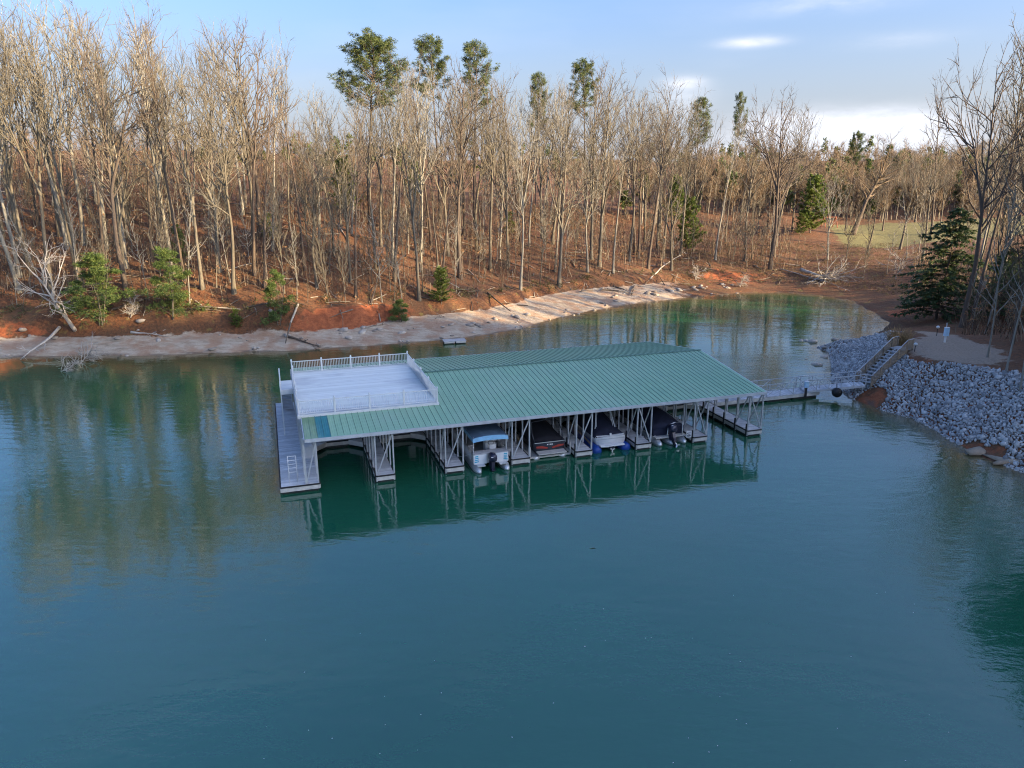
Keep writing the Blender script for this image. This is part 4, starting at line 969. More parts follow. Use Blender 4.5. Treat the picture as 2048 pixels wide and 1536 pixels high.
YOUNG = [conifer(71, 7, .09, 2.3, (bm, M['youngpine']), 28, .10, -.25, .42, .9, 8, .5, .5), conifer(72, 7, .08, 1.8, (bm, M['youngpine']), 26, .12, -.2, .40, .8, 8, .5, .5)]

# ------------------------------------------------------------------ the hillside wood
rt = np.random.default_rng(23)
taken = []
def free(x, y, s): return all((x - a) ** 2 + (y - b) ** 2 > s * s for a, b in taken)
SIL = ([-300, 0, 200, 300, 420, 480, 570, 625, 650, 700, 800, 900, 1000, 1100, 1200, 1300, 1400, 1500, 1580, 1640, 1700, 1900], [20, 25, 30, 45, 75, 65, 75, 150, 185, 165, 140, 130, 150, 165, 150, 165, 195, 215, 195, 285, 310, 300])
def plant(p, px, py, top, name, label, group=None, wide=1., hmin=5., hmax=36., tilt=(0, 0), loc=None):
    x, y, z = loc or hit(px, py); zt = top_z(top, y); h = min(hmax, max(hmin, zt - z)); s = h / p.h; w = s * wide
    taken.append((x, y)); return tree_at(p, name, label, 'tree', (x, y, z), (w, w, s), rt.uniform(0, 6.28), group, tilt)
# evergreens that stand out against the sky
plant(PINES[0], 742, 452, 80, 'tall_pine', 'tall pine with a broad dark rounded crown, leftmost above the wood', wide=1.4)
plant(PINES[1], 880, 440, 86, 'tall_pine', 'tall pine with a thin open crown left of the paired pine top', wide=1.1)
plant(PINES[2], 948, 445, 88, 'tall_pine', 'tall narrow pine with a dense dark green top near the middle', wide=1.15)
plant(PINES[2], 1070, 440, 150, 'tall_pine', 'sparse narrow pine right of the two middle pines', wide=.85)
plant(PINES[1], 1168, 450, 132, 'tall_pine', 'pine with a flat tiered top above the right half of the roof', wide=.95)
plant(PINES[2], 1385, 455, 200, 'tall_pine', 'olive pine half hidden among bare trees left of the lone pine', wide=1.0)
plant(PINES[2], 1462, 430, 188, 'tall_pine', 'lone slender pine with a small tiered crown against the sky', wide=.62)
plant(PINES[1], 1690, 462, 270, 'tall_pine', 'thin pine standing at the edge of the lawn beside the leaning tree', wide=.75)
# large bare trees that can be told apart
for i, (px, py, top, k, lab) in enumerate((
    (37, 492, 25, 0, 'tall bare tree at the far left edge of the wood'), (135, 500, 30, 2, 'tall pale bare tree above the fallen shore tree'), (168, 490, 28, 4, 'pale forked bare tree behind the left shore hemlock'),
    (212, 505, 34, 2, 'slim pale bare tree rising from behind the left evergreen bush'), (248, 495, 40, 0, 'stout grey trunked bare tree above the left evergreens'), (322, 462, 48, 6, 'straight bare tree with golden lit trunk left of the yellow shrub'),
    (378, 470, 66, 5, 'dark bare tree with heavy upright limbs in the left wood'), (485, 430, 64, 2, 'pale straight bare tree with sunlit trunk before the rounded crown'), (520, 475, 68, 7, 'dark spreading bare tree with wide rounded crown at left centre'),
    (640, 490, 200, 4, 'pale twin stemmed bare tree near the gap in the skyline'), (1000, 520, 300, 4, 'small pale bare tree with whitish trunk above the beach'), (875, 535, 300, 6, 'slim pale bare tree just left of the lit young pine'),
    (1175, 545, 290, 4, 'pale spreading bare tree on the bank above the beach tip'), (1168, 450, 150, 5, 'dark bare tree beside the flat topped pine'), (1540, 540, 200, 7, 'big bare tree with wide crown at the head of the cove'), (1430, 520, 250, 2, 'pale leaning bare tree above the red cove bank'))):
    plant(CANOPY[k], px, py, top, 'bare_tree', lab, wide=1.0 if top < 150 else .95)
# the rest of the wood
LOOK = ('grey tan', 'forked grey tan', 'slim pale barked', 'forked grey', 'many stemmed pale', 'dark barked', 'slim grey tan', 'dark wide crowned')
LAB_L = ('tall %s bare tree in the hillside wood left of the broad pine', 'bare trees left of the broad pine')
LAB_R = ('%s bare tree in the hillside wood right of the broad pine', 'bare trees right of the broad pine')
nt_ = 0; tries = 0
while nt_ < 118 and tries < 6000:
    tries += 1; x, y, z = hit(rt.uniform(-40, 1590), 385 + 225 * rt.uniform() ** .9, 260); d = float(shore_dist(np.array([x]), np.array([y]))[0])
    if d < 9 or (x > 20 and d < 12) or y > 200 or not free(x, y, 3.0): continue
    px = px_of(x, y, z)
    if px < -60 or px > 1600: continue
    near_shore = d < 13
    top = np.interp(px, *SIL) + abs(rt.normal(0, 26)) + rt.uniform(0, 20) + (rt.uniform(20, 110) if near_shore and px > 250 else 0); h = top_z(top, y) - z; h = min(33, max(9, h)); ki = rt.choice(8, p=[.17, .13, .13, .14, .10, .13, .13, .07]); p = CANOPY[ki]
    if d < 12 and h > 26 and px > 300: h *= .85
    s = h / p.h; w = s * rt.uniform(.72, 1.0); taken.append((x, y)); lab = LAB_L if px < 720 else LAB_R
    tree_at(p, 'bare_tree', lab[0] % LOOK[ki], 'tree', (x, y, z), (w, w, s), rt.uniform(0, 6.28), LOOK[ki] + ' ' + lab[1]); nt_ += 1
nt_ = 0; tries = 0
while nt_ < 125 and tries < 4000:
    tries += 1; x, y, z = hit(rt.uniform(-10, 1570), 400 + 235 * rt.uniform() ** .8, 260); d = float(shore_dist(np.array([x]), np.array([y]))[0])
    if d < 7.5 or (x > -12 and d < 11) or y > 150 or not free(x, y, 1.6): continue
    px = px_of(x, y, z)
    if px < -20 or px > 1580: continue
    s = rt.uniform(.55, 1.25); taken.append((x, y)); p = SAPL[rt.integers(4)]
    tree_at(p, 'bare_sapling', 'thin pale bare sapling in the understorey of the hillside wood', 'tree', (x, y, z), (s * .9, s * .9, s), rt.uniform(0, 6.28), 'saplings in the hillside wood', (rt.normal(0, .06), rt.normal(0, .06))); nt_ += 1
# shore evergreens and lit young pines
for px, py, p, h, wd, lab in ((205, 655, BUSH[0], 8.4, 1.3, 'broad dark evergreen leaning over the left shore'), (350, 655, BUSH[0], 8.4, .95, 'evergreen with yellow lit branches on the left shore'), (560, 650, BUSH[1], 6.6, 1.0, 'narrow evergreen on the bank above the dock sun deck'),
        (800, 645, BUSH[2], 3.0, .9, 'low dark evergreen bush beside the red clay bank'), (360, 520, BUSH[1], 5., .9, 'evergreen half hidden between trunks above the left shore')):
    x, y, z = hit(px, py); s = h / p.h; tree_at(p, 'evergreen_tree', lab, 'tree', (x, y, z - .1), (s * wd, s * wd, s), rt.uniform(0, 6)); taken.append((x, y))
for px, py, p, h, wd, lab in ((883, 612, YOUNG[0], 5.0, 1.0, 'bright sunlit young pine on the clay bank above the beach'), (475, 660, YOUNG[1], 2.4, 1.3, 'small yellow green bush at the foot of the left bank'), (352, 625, YOUNG[1], 3.6, .9, 'yellow green shrub growing in front of the shore evergreen'),
        (690, 425, YOUNG[0], 9.5, 1.0, 'yellow green young pine between trunks left of centre'), (540, 480, YOUNG[1], 4., 1., 'small green pine low in the left wood'), (1375, 505, YOUNG[0], 11.0, .8, 'green young pine leaning over the cove bank'), (1350, 445, YOUNG[0], 11.0, .8, 'olive young pine deeper in the wood behind the cove'),
        (1620, 466, YOUNG[0], 13, .9, 'bright yellow green pine left of the lawn'), (1600, 470, YOUNG[1], 5, 1.2, 'low yellow green pine bush at the lawn corner'), (1020, 470, YOUNG[1], 4.5, 1.1, 'small green pine in the middle of the wood'), (830, 395, YOUNG[0], 8, 1., 'dull green pine deep in the wood behind the middle')):
    x, y, z = hit(px, py); s = h / p.h; tree_at(p, 'young_pine', lab, 'tree', (x, y, z - .1), (s * wd, s * wd, s), rt.uniform(0, 6)); taken.append((x, y))

# ------------------------------------------------------------------ undergrowth and far woods (nobody could count them)
def undergrowth():
    r = np.random.default_rng(5); S = Segs(); leaf = []
    n = 4800; y = 82 + 100 * r.uniform(0, 1, n * 3) ** 1.4; x = r.uniform(-.75, .42, n * 3) * y; d = shore_dist(x, y); ok = (d > 7.5 + 3 * (x > -12)) & (x < 54 + (y - 130) * .2); x, y = x[ok][:n], y[ok][:n]
    n2 = 2200; y2 = r.uniform(50, 135, n2 * 4); x2 = r.uniform(.54, .95, n2 * 4) * y2; d2 = shore_dist(x2, y2); ok = (d2 > 9.5) & (((x2 - 41) / 6) ** 2 + ((y2 - 67) / 9) ** 2 > 1) & (np.abs(x2 - 45.2 - (y2 - 77) * .35) > 3); x = np.concatenate([x, x2[ok][:n2]]); y = np.concatenate([y, y2[ok][:n2]]); z = terrain(x, y)
    for i in range(len(x)):
        far_ = y[i] > 112; h = r.uniform(.8, 2.6) if r.uniform() < .55 and not far_ else r.uniform(2.0, 6.0) if not far_ else r.uniform(2, 6.5)
        pts = walk(r, (x[i], y[i], z[i] - .1), (r.normal(0, .16), r.normal(0, .16), 1), h, 3, .09, .05); rr = .016 + .007 * h; S.path(pts, rr, .012)
        for k in range(int(4 + h * 1.5)):
            p, dd = at(pts, r.uniform(.25, 1)); L = r.uniform(.3, .9) * (.5 + h * .12); e = walk(r, p, side_dir(r, dd, r.uniform(.4, .9)), L, 2, .15, .08); S.path(e, .016, .010)
            if r.uniform() < .06: leaf.append(e[-1])
    V, Q = S.geo(3); me = arr_mesh('undergrowth', V, Q, M['brush']); o = bpy.data.objects.new('undergrowth', me); COL.objects.link(o); tag(o, 'tangle of thin bare brush covering the floor of the wood', 'brush'); o['kind'] = 'stuff'
    V, Q = tufts(r, leaf, 9, .38, .25, .06); me = arr_mesh('dry_leaves', V, Q, M['copper']); o2 = bpy.data.objects.new('dry_foliage', me); COL.objects.link(o2); tag(o2, 'coppery dry leaves clinging to the low brush', 'leaves'); o2['kind'] = 'stuff'
undergrowth()
def bank_scrub():
    r = np.random.default_rng(15); k = r.integers(0, len(DEN), 5000); x = DEN[k, 0] + r.normal(0, 1.5, 5000); y = DEN[k, 1] + r.uniform(5, 17, 5000); d = shore_dist(x, y); bw = params(x, y)[:, 0]
    ok = (x > -62) & (x < 46) & (d > bw + 1.0) & (d < bw + 3.4) & (vnoise(x, y, 6, 31) > -.12); x, y = x[ok][:900], y[ok][:900]; z = terrain(x, y)
    cs = np.repeat(np.stack([x, y, z + .15], 1), 5, 0); cs = cs + r.normal(0, 1, cs.shape) * np.array((.45, .45, .28)); V, Q = tufts(r, cs, 10, .62, 0, .04)
    o = bpy.data.objects.new('bank_scrub', arr_mesh('bank_scrub', V, Q, M['scrub'])); COL.objects.link(o); tag(o, 'low olive scrub along the top of the far bank', 'scrub'); o['kind'] = 'stuff'
bank_scrub()
def floor_litter():
    r = np.random.default_rng(19); n = 4200; y = r.uniform(112, 160, n * 4); x = r.uniform(22, 82, n * 4); d = shore_dist(x, y); ok = (d > 5) & (x > 30 + (y - 150) * .2) & (x < .62 * y) & (vnoise(x, y, 7, 41) > -.2); x, y = x[ok][:n], y[ok][:n]; z = terrain(x, y)
    V, Q = tufts(r, np.stack([x, y, z + .02], 1), 8, .42, -.5, .022); o = bpy.data.objects.new('dead_grass', arr_mesh('dead_grass', V, Q, M['deadgrass'])); COL.objects.link(o); tag(o, 'dull dead grass and weeds on the slope round the cove head', 'grass'); o['kind'] = 'stuff'
    S = Segs(); n = 900; y = 84 + 60 * r.uniform(0, 1, n * 4) ** 1.2; x = r.uniform(-.72, .45, n * 4) * y; d = shore_dist(x, y); ok = d > 6; x, y = x[ok][:n], y[ok][:n]
    a = r.uniform(0, 6.28, len(x)); L = r.uniform(.6, 3.2, len(x)) * np.where(r.uniform(0, 1, len(x)) < .12, 2, 1); x1 = x + np.cos(a) * L; y1 = y + np.sin(a) * L; z0 = terrain(x, y); z1 = terrain(x1, y1)
    for i in range(len(x)):
        rr = .02 + .022 * L[i]; m_ = np.array(((x[i] + x1[i]) / 2 + r.normal(0, .1), (y[i] + y1[i]) / 2, (z0[i] + z1[i]) / 2 + .12 + rr)); S.path([np.array((x[i], y[i], z0[i] + rr)), m_, np.array((x1[i], y1[i], z1[i] + rr + r.uniform(0, .3)))], rr, rr * .45)
    V, Q = S.geo(5); o = bpy.data.objects.new('fallen_branches', arr_mesh('fallen_branches', V, Q, M['fallen'])); COL.objects.link(o); tag(o, 'fallen branches and sticks littering the woodland floor', 'branches'); o['kind'] = 'stuff'
floor_litter()
def far_wood():
    """woods on the slopes behind: bare crowns and pines as one mass"""
    r = np.random.default_rng(9); S = Segs(); cs = []; F = Segs()
    n = 2600; y = 150 + 270 * r.uniform(0, 1, n * 4) ** 1.4; x = r.uniform(-.8, 1.0, n * 4) * y
    y[:n * 2] = r.uniform(188, 300, n * 2); x[:n * 2] = r.uniform(.22, .95, n * 2) * y[:n * 2]; perm = r.permutation(n * 4); x, y = x[perm], y[perm]
    lawn = (x > 52 + (y - 130) * .22) & (y < 184 + (x - 90) * .2) & (x < 150)
    ok = ~lawn & ((y > 172) | (x > 60)) & ~((x < -60) & (y > 260)); x, y = x[ok][:n], y[ok][:n]; z = terrain(x, y)
    for i in range(len(x)):
        pine = r.uniform() < (.10 if x[i] > 25 else .10); h = r.uniform(9, 17) * (1.15 if pine else 1) * (1 if r.uniform() < .75 else .5) * (.62 if x[i] > .24 * y[i] else .55) ; b = np.array((x[i], y[i], z[i]))
        pts = walk(r, b, (0, 0, 1), h, 4, .05, .05); S.path(pts, .16, .04)
        if pine:
            for k in range(38):
                t = r.uniform(.45, 1); a = r.uniform(0, 6.28); q = 2.2 * (1.15 - t) ** .6 * r.uniform(.3, 1); p, _ = at(pts, t); cs.append(p + np.array((math.cos(a) * q, math.sin(a) * q, r.normal(0, .3))))
        else:
            for k in range(13):
                p, dd = at(pts, r.uniform(.3, 1)); e = walk(r, p, side_dir(r, dd, r.uniform(.3, .8)), h * r.uniform(.15, .35), 2, .12, .1); S.path(e, .05, .03)
                for m_ in range(5): p2, d2 = at(e, r.uniform(.2, 1)); F.a.append(p2); F.b.append(p2 + side_dir(r, d2, .6) * r.uniform(.8, 2.2)); F.r0.append(.045); F.r1.append(.03)
    V1, Q1 = S.geo(3); V3, Q3 = F.geo(3); V2, Q2 = tufts(r, cs, 7, 1.0, 0, .22)
    V = np.concatenate([V1, V3, V2]); Q = np.concatenate([Q1, Q3 + len(V1), Q2 + len(V1) + len(V3)])
    me = arr_mesh('far_wood', V, Q, [M['bark'], M['twig_brown'], M['pine']], np.concatenate([np.zeros(len(Q1), int), np.ones(len(Q3), int), np.full(len(Q2), 2)])); o = bpy.data.objects.new('far_wood', me); COL.objects.link(o)
    tag(o, 'mass of bare and evergreen woods on the slopes behind the hillside and lawn', 'wood'); o['kind'] = 'stuff'
far_wood()

# ------------------------------------------------------------------ right shore
for px, py, top, p, wd, name, lab in (
    (1862, 470, 165, CANOPY[5], .8, 'bare_tree', 'slim dark bare tree standing alone against the clouds'), (1925, 655, 120, CANOPY[7], .85, 'bare_tree', 'tall dark bare tree with upswept limbs beside the big evergreen'), (1942, 650, 150, CANOPY[5], .8, 'bare_tree', 'dark trunk paired with the tall upswept tree by the evergreen'),
    (1985, 600, 60, CANOPY[1], .8, 'bare_tree', 'tallest forked bare tree near the right edge'), (2035, 640, 45, CANOPY[3], .8, 'bare_tree', 'tall bare tree cut by the right edge'), (1880, 455, 330, CANOPY[0], 1., 'bare_tree', 'bare tree behind the evergreen beyond the lawn'),
    (1770, 440, 300, CANOPY[1], 1.2, 'bare_tree', 'low spreading bare tree behind the lawn'), (1830, 445, 305, CANOPY[3], 1.2, 'bare_tree', 'bushy bare tree at the right end of the lawn')):
    plant(p, px, py, top, name, lab, wide=wd, hmax=34)
for px, py, h, p, lab in ((1975, 715, 15, SAPL[0], 'pale thin birch like trunk left of the other two by the gravel pad'), (2012, 745, 18, SAPL[2], 'pale thin birch like trunk in the middle of three right of the gravel pad'), (2040, 780, 15, SAPL[0], 'pale thin birch like trunk at the right edge above the stone bank')):
    x, y, z = hit(px, py); s = h / p.h; tree_at(p, 'pale_sapling', lab, 'tree', (x, y, z), (s * .75, s * .75, s), rt.uniform(0, 6))
x, y, z = hit(1888, 640); s = 14.5 / 13; tree_at(HEML[0], 'hemlock_tree', 'big dark evergreen with drooping tiers beside the gravel path', 'tree', (x - .5, y + 1, z - .1), (s * 1.05, s * 1.05, s), 1.2)
for px, py, h, w_, lab in ((1995, 640, 9, 1.1, 'dark evergreen among trunks right of the big evergreen'), (2050, 590, 11, 1.1, 'dark evergreen at the right edge behind the pale trunks')):
    x, y, z = hit(px, py); s = h / 13; tree_at(HEML[0], 'hemlock_tree', lab, 'tree', (x, y, z), (s * w_, s * w_, s), rt.uniform(0, 6))
n_ = 0
while n_ < 44:
    y = rt.uniform(46, 125); x = rt.uniform(.62 * y, .62 * y + 22); d = float(shore_dist(np.array([x]), np.array([y]))[0])
    if d < 11 or not free(x, y, 3.2) or abs(x - 44 - (y - 70) * .3) < 3.5: continue
    taken.append((x, y)); k = rt.integers(8); s = rt.uniform(.55, .95); tree_at(CANOPY[k], 'bare_tree', 'bare tree in the shaded wood behind the gravel pad on the right', 'tree', (x, y, hz(x, y)), (s * .8, s * .8, s), rt.uniform(0, 6.28), 'bare trees on the right shore'); n_ += 1
n_ = 0
while n_ < 24:
    y = rt.uniform(52, 105); x = rt.uniform(.58 * y + 2, .58 * y + 22); d = float(shore_dist(np.array([x]), np.array([y]))[0])
    if d < 9.5 or not free(x, y, 1.5) or abs(x - 44 - (y - 70) * .3) < 4.5: continue
    taken.append((x, y)); s = rt.uniform(.4, .9); tree_at(SAPL[rt.integers(4)], 'bare_sapling', 'thin bare sapling in the shaded brush on the right shore', 'tree', (x, y, hz(x, y)), (s, s, s), rt.uniform(0, 6.28), 'saplings on the right shore'); n_ += 1
for i, (x, y, h, k) in enumerate(((58, 136, 9, 0), (63, 140, 11, 3), (70, 146, 10, 1), (76, 143, 12, 2), (82, 150, 13, 0), (86, 142, 11, 3), (66, 130, 8, 2), (73, 132, 10, 1), (79, 128, 11, 0), (92, 152, 13, 2), (84, 133, 12, 1), (61, 128, 7, 3))):
    s = h / 11; taken.append((x, y)); tree_at(SAPL[k], 'bare_sapling', 'thin bare sapling standing on the brown grass before the lawn', 'tree', (x, y, hz(x, y)), (s, s, s), i * 1.3, 'saplings before the lawn')
for px, py, top, k, lab in ((1735, 505, 345, 3, 'low bare tree with spreading twigs in front of the lawn, left of two'), (1800, 500, 320, 1, 'low bare tree with spreading twigs in front of the lawn, right of two'), (1845, 520, 290, 0, 'bare tree just behind the big evergreen at the lawn end'), (1765, 462, 330, 5, 'dark bare tree standing on the lawn'), (1655, 520, 360, 4, 'many stemmed pale bare tree above the uprooted trunk')):
    plant(CANOPY[k], px, py, top, 'bare_tree', lab, wide=1.15, hmax=22)
# pines that run on along the right shore outside the picture; they throw the evening shade over the cove
for i, (x, y, h, k) in enumerate(((44, 55, 17, 0), (46.5, 60, 20, 1), (49, 55, 18, 2), (45.5, 51, 21, 2), (51, 62, 19, 0), (48, 49, 22, 1), (53, 57, 22, 2), (52, 50, 23, 0))):
    p = PINES[k]; s = h / 27; tree_at(p, 'shore_pine', 'tall pine on the right shore beyond the picture edge', 'tree', (x, y, hz(x, y)), (s * 1.5, s * 1.5, s), i, 'pines on the right shore')
n_ = 0
while n_ < 70:  # unseen hill trees, added to deepen and break up the cast shade
    x = rt.uniform(56, 135); y = rt.uniform(-70, 62)
    if x < .74 * y + 8 or not free(x, y, 4): continue
    taken.append((x, y)); pine = rt.uniform() < .45; p = PINES[rt.integers(3)] if pine else CANOPY[rt.integers(8)]; s = rt.uniform(.6, .85)
    tree_at(p, 'shore_pine' if pine else 'bare_tree', 'pine on the unseen shade hill right of the picture' if pine else 'bare tree on the unseen shade hill right of the picture', 'tree', (x, y, hz(x, y)), (s * 1.3, s * 1.3, s), rt.uniform(0, 6.28), 'pines on the unseen shade hill' if pine else 'bare trees on the unseen shade hill'); n_ += 1

# ------------------------------------------------------------------ leaning and fallen trees, driftwood
def limb_tree(name, label, cat, base, tip, rad, seed, n_l, lim, mats, fine=3, clear=.35, flat=0., trunk_name='trunk'):
    r = np.random.default_rng(seed); b = np.array(base, float); d = np.array(tip, float) - b; L = np.linalg.norm(d); t = thing(name, label, cat, tuple(b))
    pts = walk(r, (0, 0, 0), d, L, 9, .05, 0.); sh = d - pts[-1]; pts = [p + sh * (i / 9) for i, p in enumerate(pts)]
    mb = MB(); mb.tube(pts, [max(.03, rad * (1 - .8 * i / 9)) for i in range(10)], 7); mb.build(trunk_name, mats[0], t, True); S = Segs(); F = Segs()
    for j in range(n_l):
        p, dd = at(pts, r.uniform(clear, 1)); di = side_dir(r, dd, r.uniform(.4, 1.1)); di[2] = di[2] * (1 - flat) - flat * .15; ll = lim * r.uniform(.4, 1.2); lp = walk(r, p, di, ll, 5, .16, .0); S.path(lp, rad * .4, .03)
        for k in range(fine):
            p2, d2 = at(lp, r.uniform(.25, 1)); e = side_dir(r, d2, r.uniform(.4, 1.)); e[2] *= (1 - flat); sp = walk(r, p2, e, ll * r.uniform(.25, .5), 3, .2, .0); S.path(sp, .03, .014)
            for m_ in range(4): p3, d3 = at(sp, r.uniform(.2, 1)); F.path(walk(r, p3, side_dir(r, d3, .7), r.uniform(.3, .9), 2, .2, .0), .014, .008)
    V1, Q1 = S.geo(5); V2, Q2 = F.geo(3); me = arr_mesh('branches', np.concatenate([V1, V2]), np.concatenate([Q1, Q2 + len(V1)]), mats[1]); inst('branches', me, t)['kind'] = 'stuff'; return t
bx = hit(1705, 470); d_ = ray(1762, 372); k_ = (bx[1] + 1) / d_[1]; tipp = (d_[0] * k_, bx[1] + 1, CAM_H + d_[2] * k_ + 3)
limb_tree('leaning_tree', 'thick dark tree leaning to the right at the edge of the lawn', 'tree', (bx[0], bx[1], bx[2] - .3), tipp, .62, 4, 16, 6.5, (bd, M['twig_brown']), 5, .5)
# uprooted stump at the head of the cove: root plate down on the shore
b_ = hit(1655, 562); e_ = hit(1612, 505)
limb_tree('fallen_tree', 'grey uprooted trunk with sprawling bleached roots at the head of the cove', 'fallen tree', (b_[0] - 2.4, b_[1] + 6.5, hz(b_[0] - 2.4, b_[1] + 6.5) + .7), (b_[0], b_[1], b_[2] + .6), .36, 14, 34, 5.5, (M['bark_dead'], M['bark_dead']), 4, .72, .35)
# tree fallen over the shore, far left
b_ = hit(152, 668); d_ = ray(82, 560); k_ = (b_[1] - 2) / d_[1]
limb_tree('fallen_tree', 'pale bleached tree leaning out over the left shore', 'fallen tree', (b_[0], b_[1], b_[2]), (d_[0] * k_, b_[1] - 2, CAM_H + d_[2] * k_), .26, 21, 12, 5.5, (M['bark_dead'], M['bark_dead']), 5, .25)
def log(label, a, b, rad, seed, lift0=.15, lift1=.12, mat=M['bark_dead'], name='driftwood_log'):
    pa, pb = hit(*a), hit(*b); limb_tree(name, label, 'log', (pa[0], pa[1], pa[2] + lift0), (pb[0], pb[1], pb[2] + lift1), rad, seed, 5, 1.2, (mat, mat), 1, .4, .3)
log('brown driftwood log sliding from the left shore into the water', (122, 672), (42, 722), .2, 31)
log('dark driftwood log lying down the pale shore behind the sun deck', (575, 676), (640, 698), .16, 32, mat=bd)
log('grey log lying across the stones of the left shore', (262, 668), (330, 676), .16, 33)
log('dark leaning dead trunk above the red clay bank', (742, 615), (768, 540), .16, 34, .1, 2.6, bd, 'leaning_snag')
log('fallen limb on the slope above the cove', (1300, 560), (1370, 520), .14, 35, .1, 1.5)
log('thin bleached log on the cove shore right of the roots', (1560, 540), (1700, 585), .10, 36)
for lab, px, py, rad_, sd in (('tangle of sunlit driftwood branches in the shallow water at left', 160, 728, .07, 41), ('small sunlit driftwood snag in the water at far left', 118, 745, .04, 42)):
    x, y, _ = hit(px, py); limb_tree('driftwood_snag', lab, 'driftwood', (x, y, -.1), (x + 1.0, y + .6, 1.0 if rad_ > .05 else .4), rad_, sd, 14, 2.0 if rad_ > .05 else 1.0, (M['bark_dead'], M['bark_dead']), 3, .0, .2)
for lab, px, py, h, sd in (('bleached dead brush tangle under the left bank', 262, 640, 1.6, 43), ('bleached dead bush by the cove below the lawn', 1790, 560, 3.6, 44), ('dead brush pile on the bank at the left of the cove', 1390, 560, 1.8, 45), ('dead brush pile on the cove shore', 1480, 575, 1.4, 46)):
    x, y, z = hit(px, py); limb_tree('dead_bush', lab, 'dead bush', (x, y, z), (x + .5, y, z + h), .07, sd, 14, h * .9, (M['bark_dead'], M['bark_dead']), 3, .0, .1)

# ------------------------------------------------------------------ stones
def rock_mesh(seed, sx=1., sy=1., sz=.7, mat=None, name='stone', cuts=None):
    r = np.random.default_rng(seed); t = (1 + 5 ** .5) / 2
    v = np.array([(-1, t, 0), (1, t, 0), (-1, -t, 0), (1, -t, 0), (0, -1, t), (0, 1, t), (0, -1, -t), (0, 1, -t), (t, 0, -1), (t, 0, 1), (-t, 0, -1), (-t, 0, 1)], float); v /= np.linalg.norm(v[0])
    f = np.array([(0, 11, 5), (0, 5, 1), (0, 1, 7), (0, 7, 10), (0, 10, 11), (1, 5, 9), (5, 11, 4), (11, 10, 2), (10, 7, 6), (7, 1, 8), (3, 9, 4), (3, 4, 2), (3, 2, 6), (3, 6, 8), (3, 8, 9), (4, 9, 5), (2, 4, 11), (6, 2, 10), (8, 6, 7), (9, 8, 1)])
    v = v * r.uniform(.68, 1.2, (12, 1)) * np.array((sx, sy, sz)) * .5
    return v, f
RV = [rock_mesh(i, 1.25, .95, .75) for i in range(8)]
RMESH = [arr_mesh('stone', v, f, M['riprap1']) for v, f in RV]
r = np.random.default_rng(77); N = 60000
x = r.uniform(28, 50, N * 4); y = r.uniform(38, 86, N * 4); dS = shore_dist(x, y); pr_ = params(x, y)
up = np.interp(y, [38, 50, 57, 60, 63, 68, 74, 80, 86], [9.5, 9.0, 8.2, 6.8, 5.2, 4.6, 4.4, 5.2, 4.2])
clayspot = ((x - 31.4) / 1.3) ** 2 + ((y - 61.7) / 1.5) ** 2 < 1
slabs = ((x - 33.1) / 1.1) ** 2 + ((y - 50.2) / 1.0) ** 2 < 1; slabs |= ((x - 33.7) / 1.0) ** 2 + ((y - 48.6) / 1.0) ** 2 < 1
ok = ~slabs & (dS > -.35) & (dS < up + r.normal(0, .25, N * 4)) & (pr_[:, 2] < .2) & ~clayspot & ~((y > 83) & (x > 40))
x, y, dS = x[ok], y[ok], dS[ok]
# thin to an even cover
cell = {}; sel = []
for i in range(len(x)):
    k = (int(x[i] / .175), int(y[i] / .175))
    if k in cell: continue
    cell[k] = 1; sel.append(i)
x, y = x[sel], y[sel]; z = terrain(x, y); sz = r.uniform(.13, .28, len(x)) * np.where(r.uniform(0, 1, len(x)) < .12, r.uniform(1.4, 2.3, len(x)), 1)
rip = thing('riprap_bank', 'bank of loose grey riprap stones sloping down to the water around the wooden stairs', 'stone bank', (34, 60, 0))
from math import cos, sin
order = np.argsort(y + .25 * x); first = [i for i in order if px_of(x[i], y[i], z[i]) < 2052][:300]; fs = set(first)
for i in first:
    inst('stone', RMESH[r.integers(8)], rip, (x[i] - 34, y[i] - 60, z[i] + .08), tuple(r.uniform(0, 6.28, 3)), (sz[i],) * 3)
VV = []; FF = []; off = 0
for i in range(len(x)):
    if i in fs: continue
    v, f = RV[r.integers(8)]; e = np.array(Euler(r.uniform(0, 6.28, 3)).to_matrix()); q = (v * sz[i]) @ e.T + np.array((x[i] - 34, y[i] - 60, z[i] + .08)); VV.append(q); FF.append(f + off); off += len(v)
o = inst('loose_stones', arr_mesh('loose_stones', np.concatenate(VV), np.concatenate(FF), M['riprap']), rip); o['kind'] = 'stuff'
# flat rock slabs at the waterline, lower right
for i, (px, py, sx, sy, szz, lab) in enumerate(((1965, 903, 4.2, 1.5, .5, 'flat tan rock slab at the foot of the stone bank, leftmost of the slabs'), (2005, 906, 2.2, 1.3, .7, 'tan rock slab between two others at the foot of the stone bank'), (2034, 920, 4.2, 1.8, .6, 'large tan slab at the right edge by the water'), (2000, 932, 1.6, .8, .3, 'small low slab in the water at lower right'))):
    v, f = rock_mesh(200 + i, sx, sy, szz); x_, y_, z_ = hit(px, py); o = bpy.data.objects.new('rock_slab', arr_mesh('rock_slab', v, f, M['slab'])); COL.objects.link(o); o.location = (x_, y_, .12); o.rotation_euler = (.1, .05, .5 + i); tag(o, lab, 'rock')
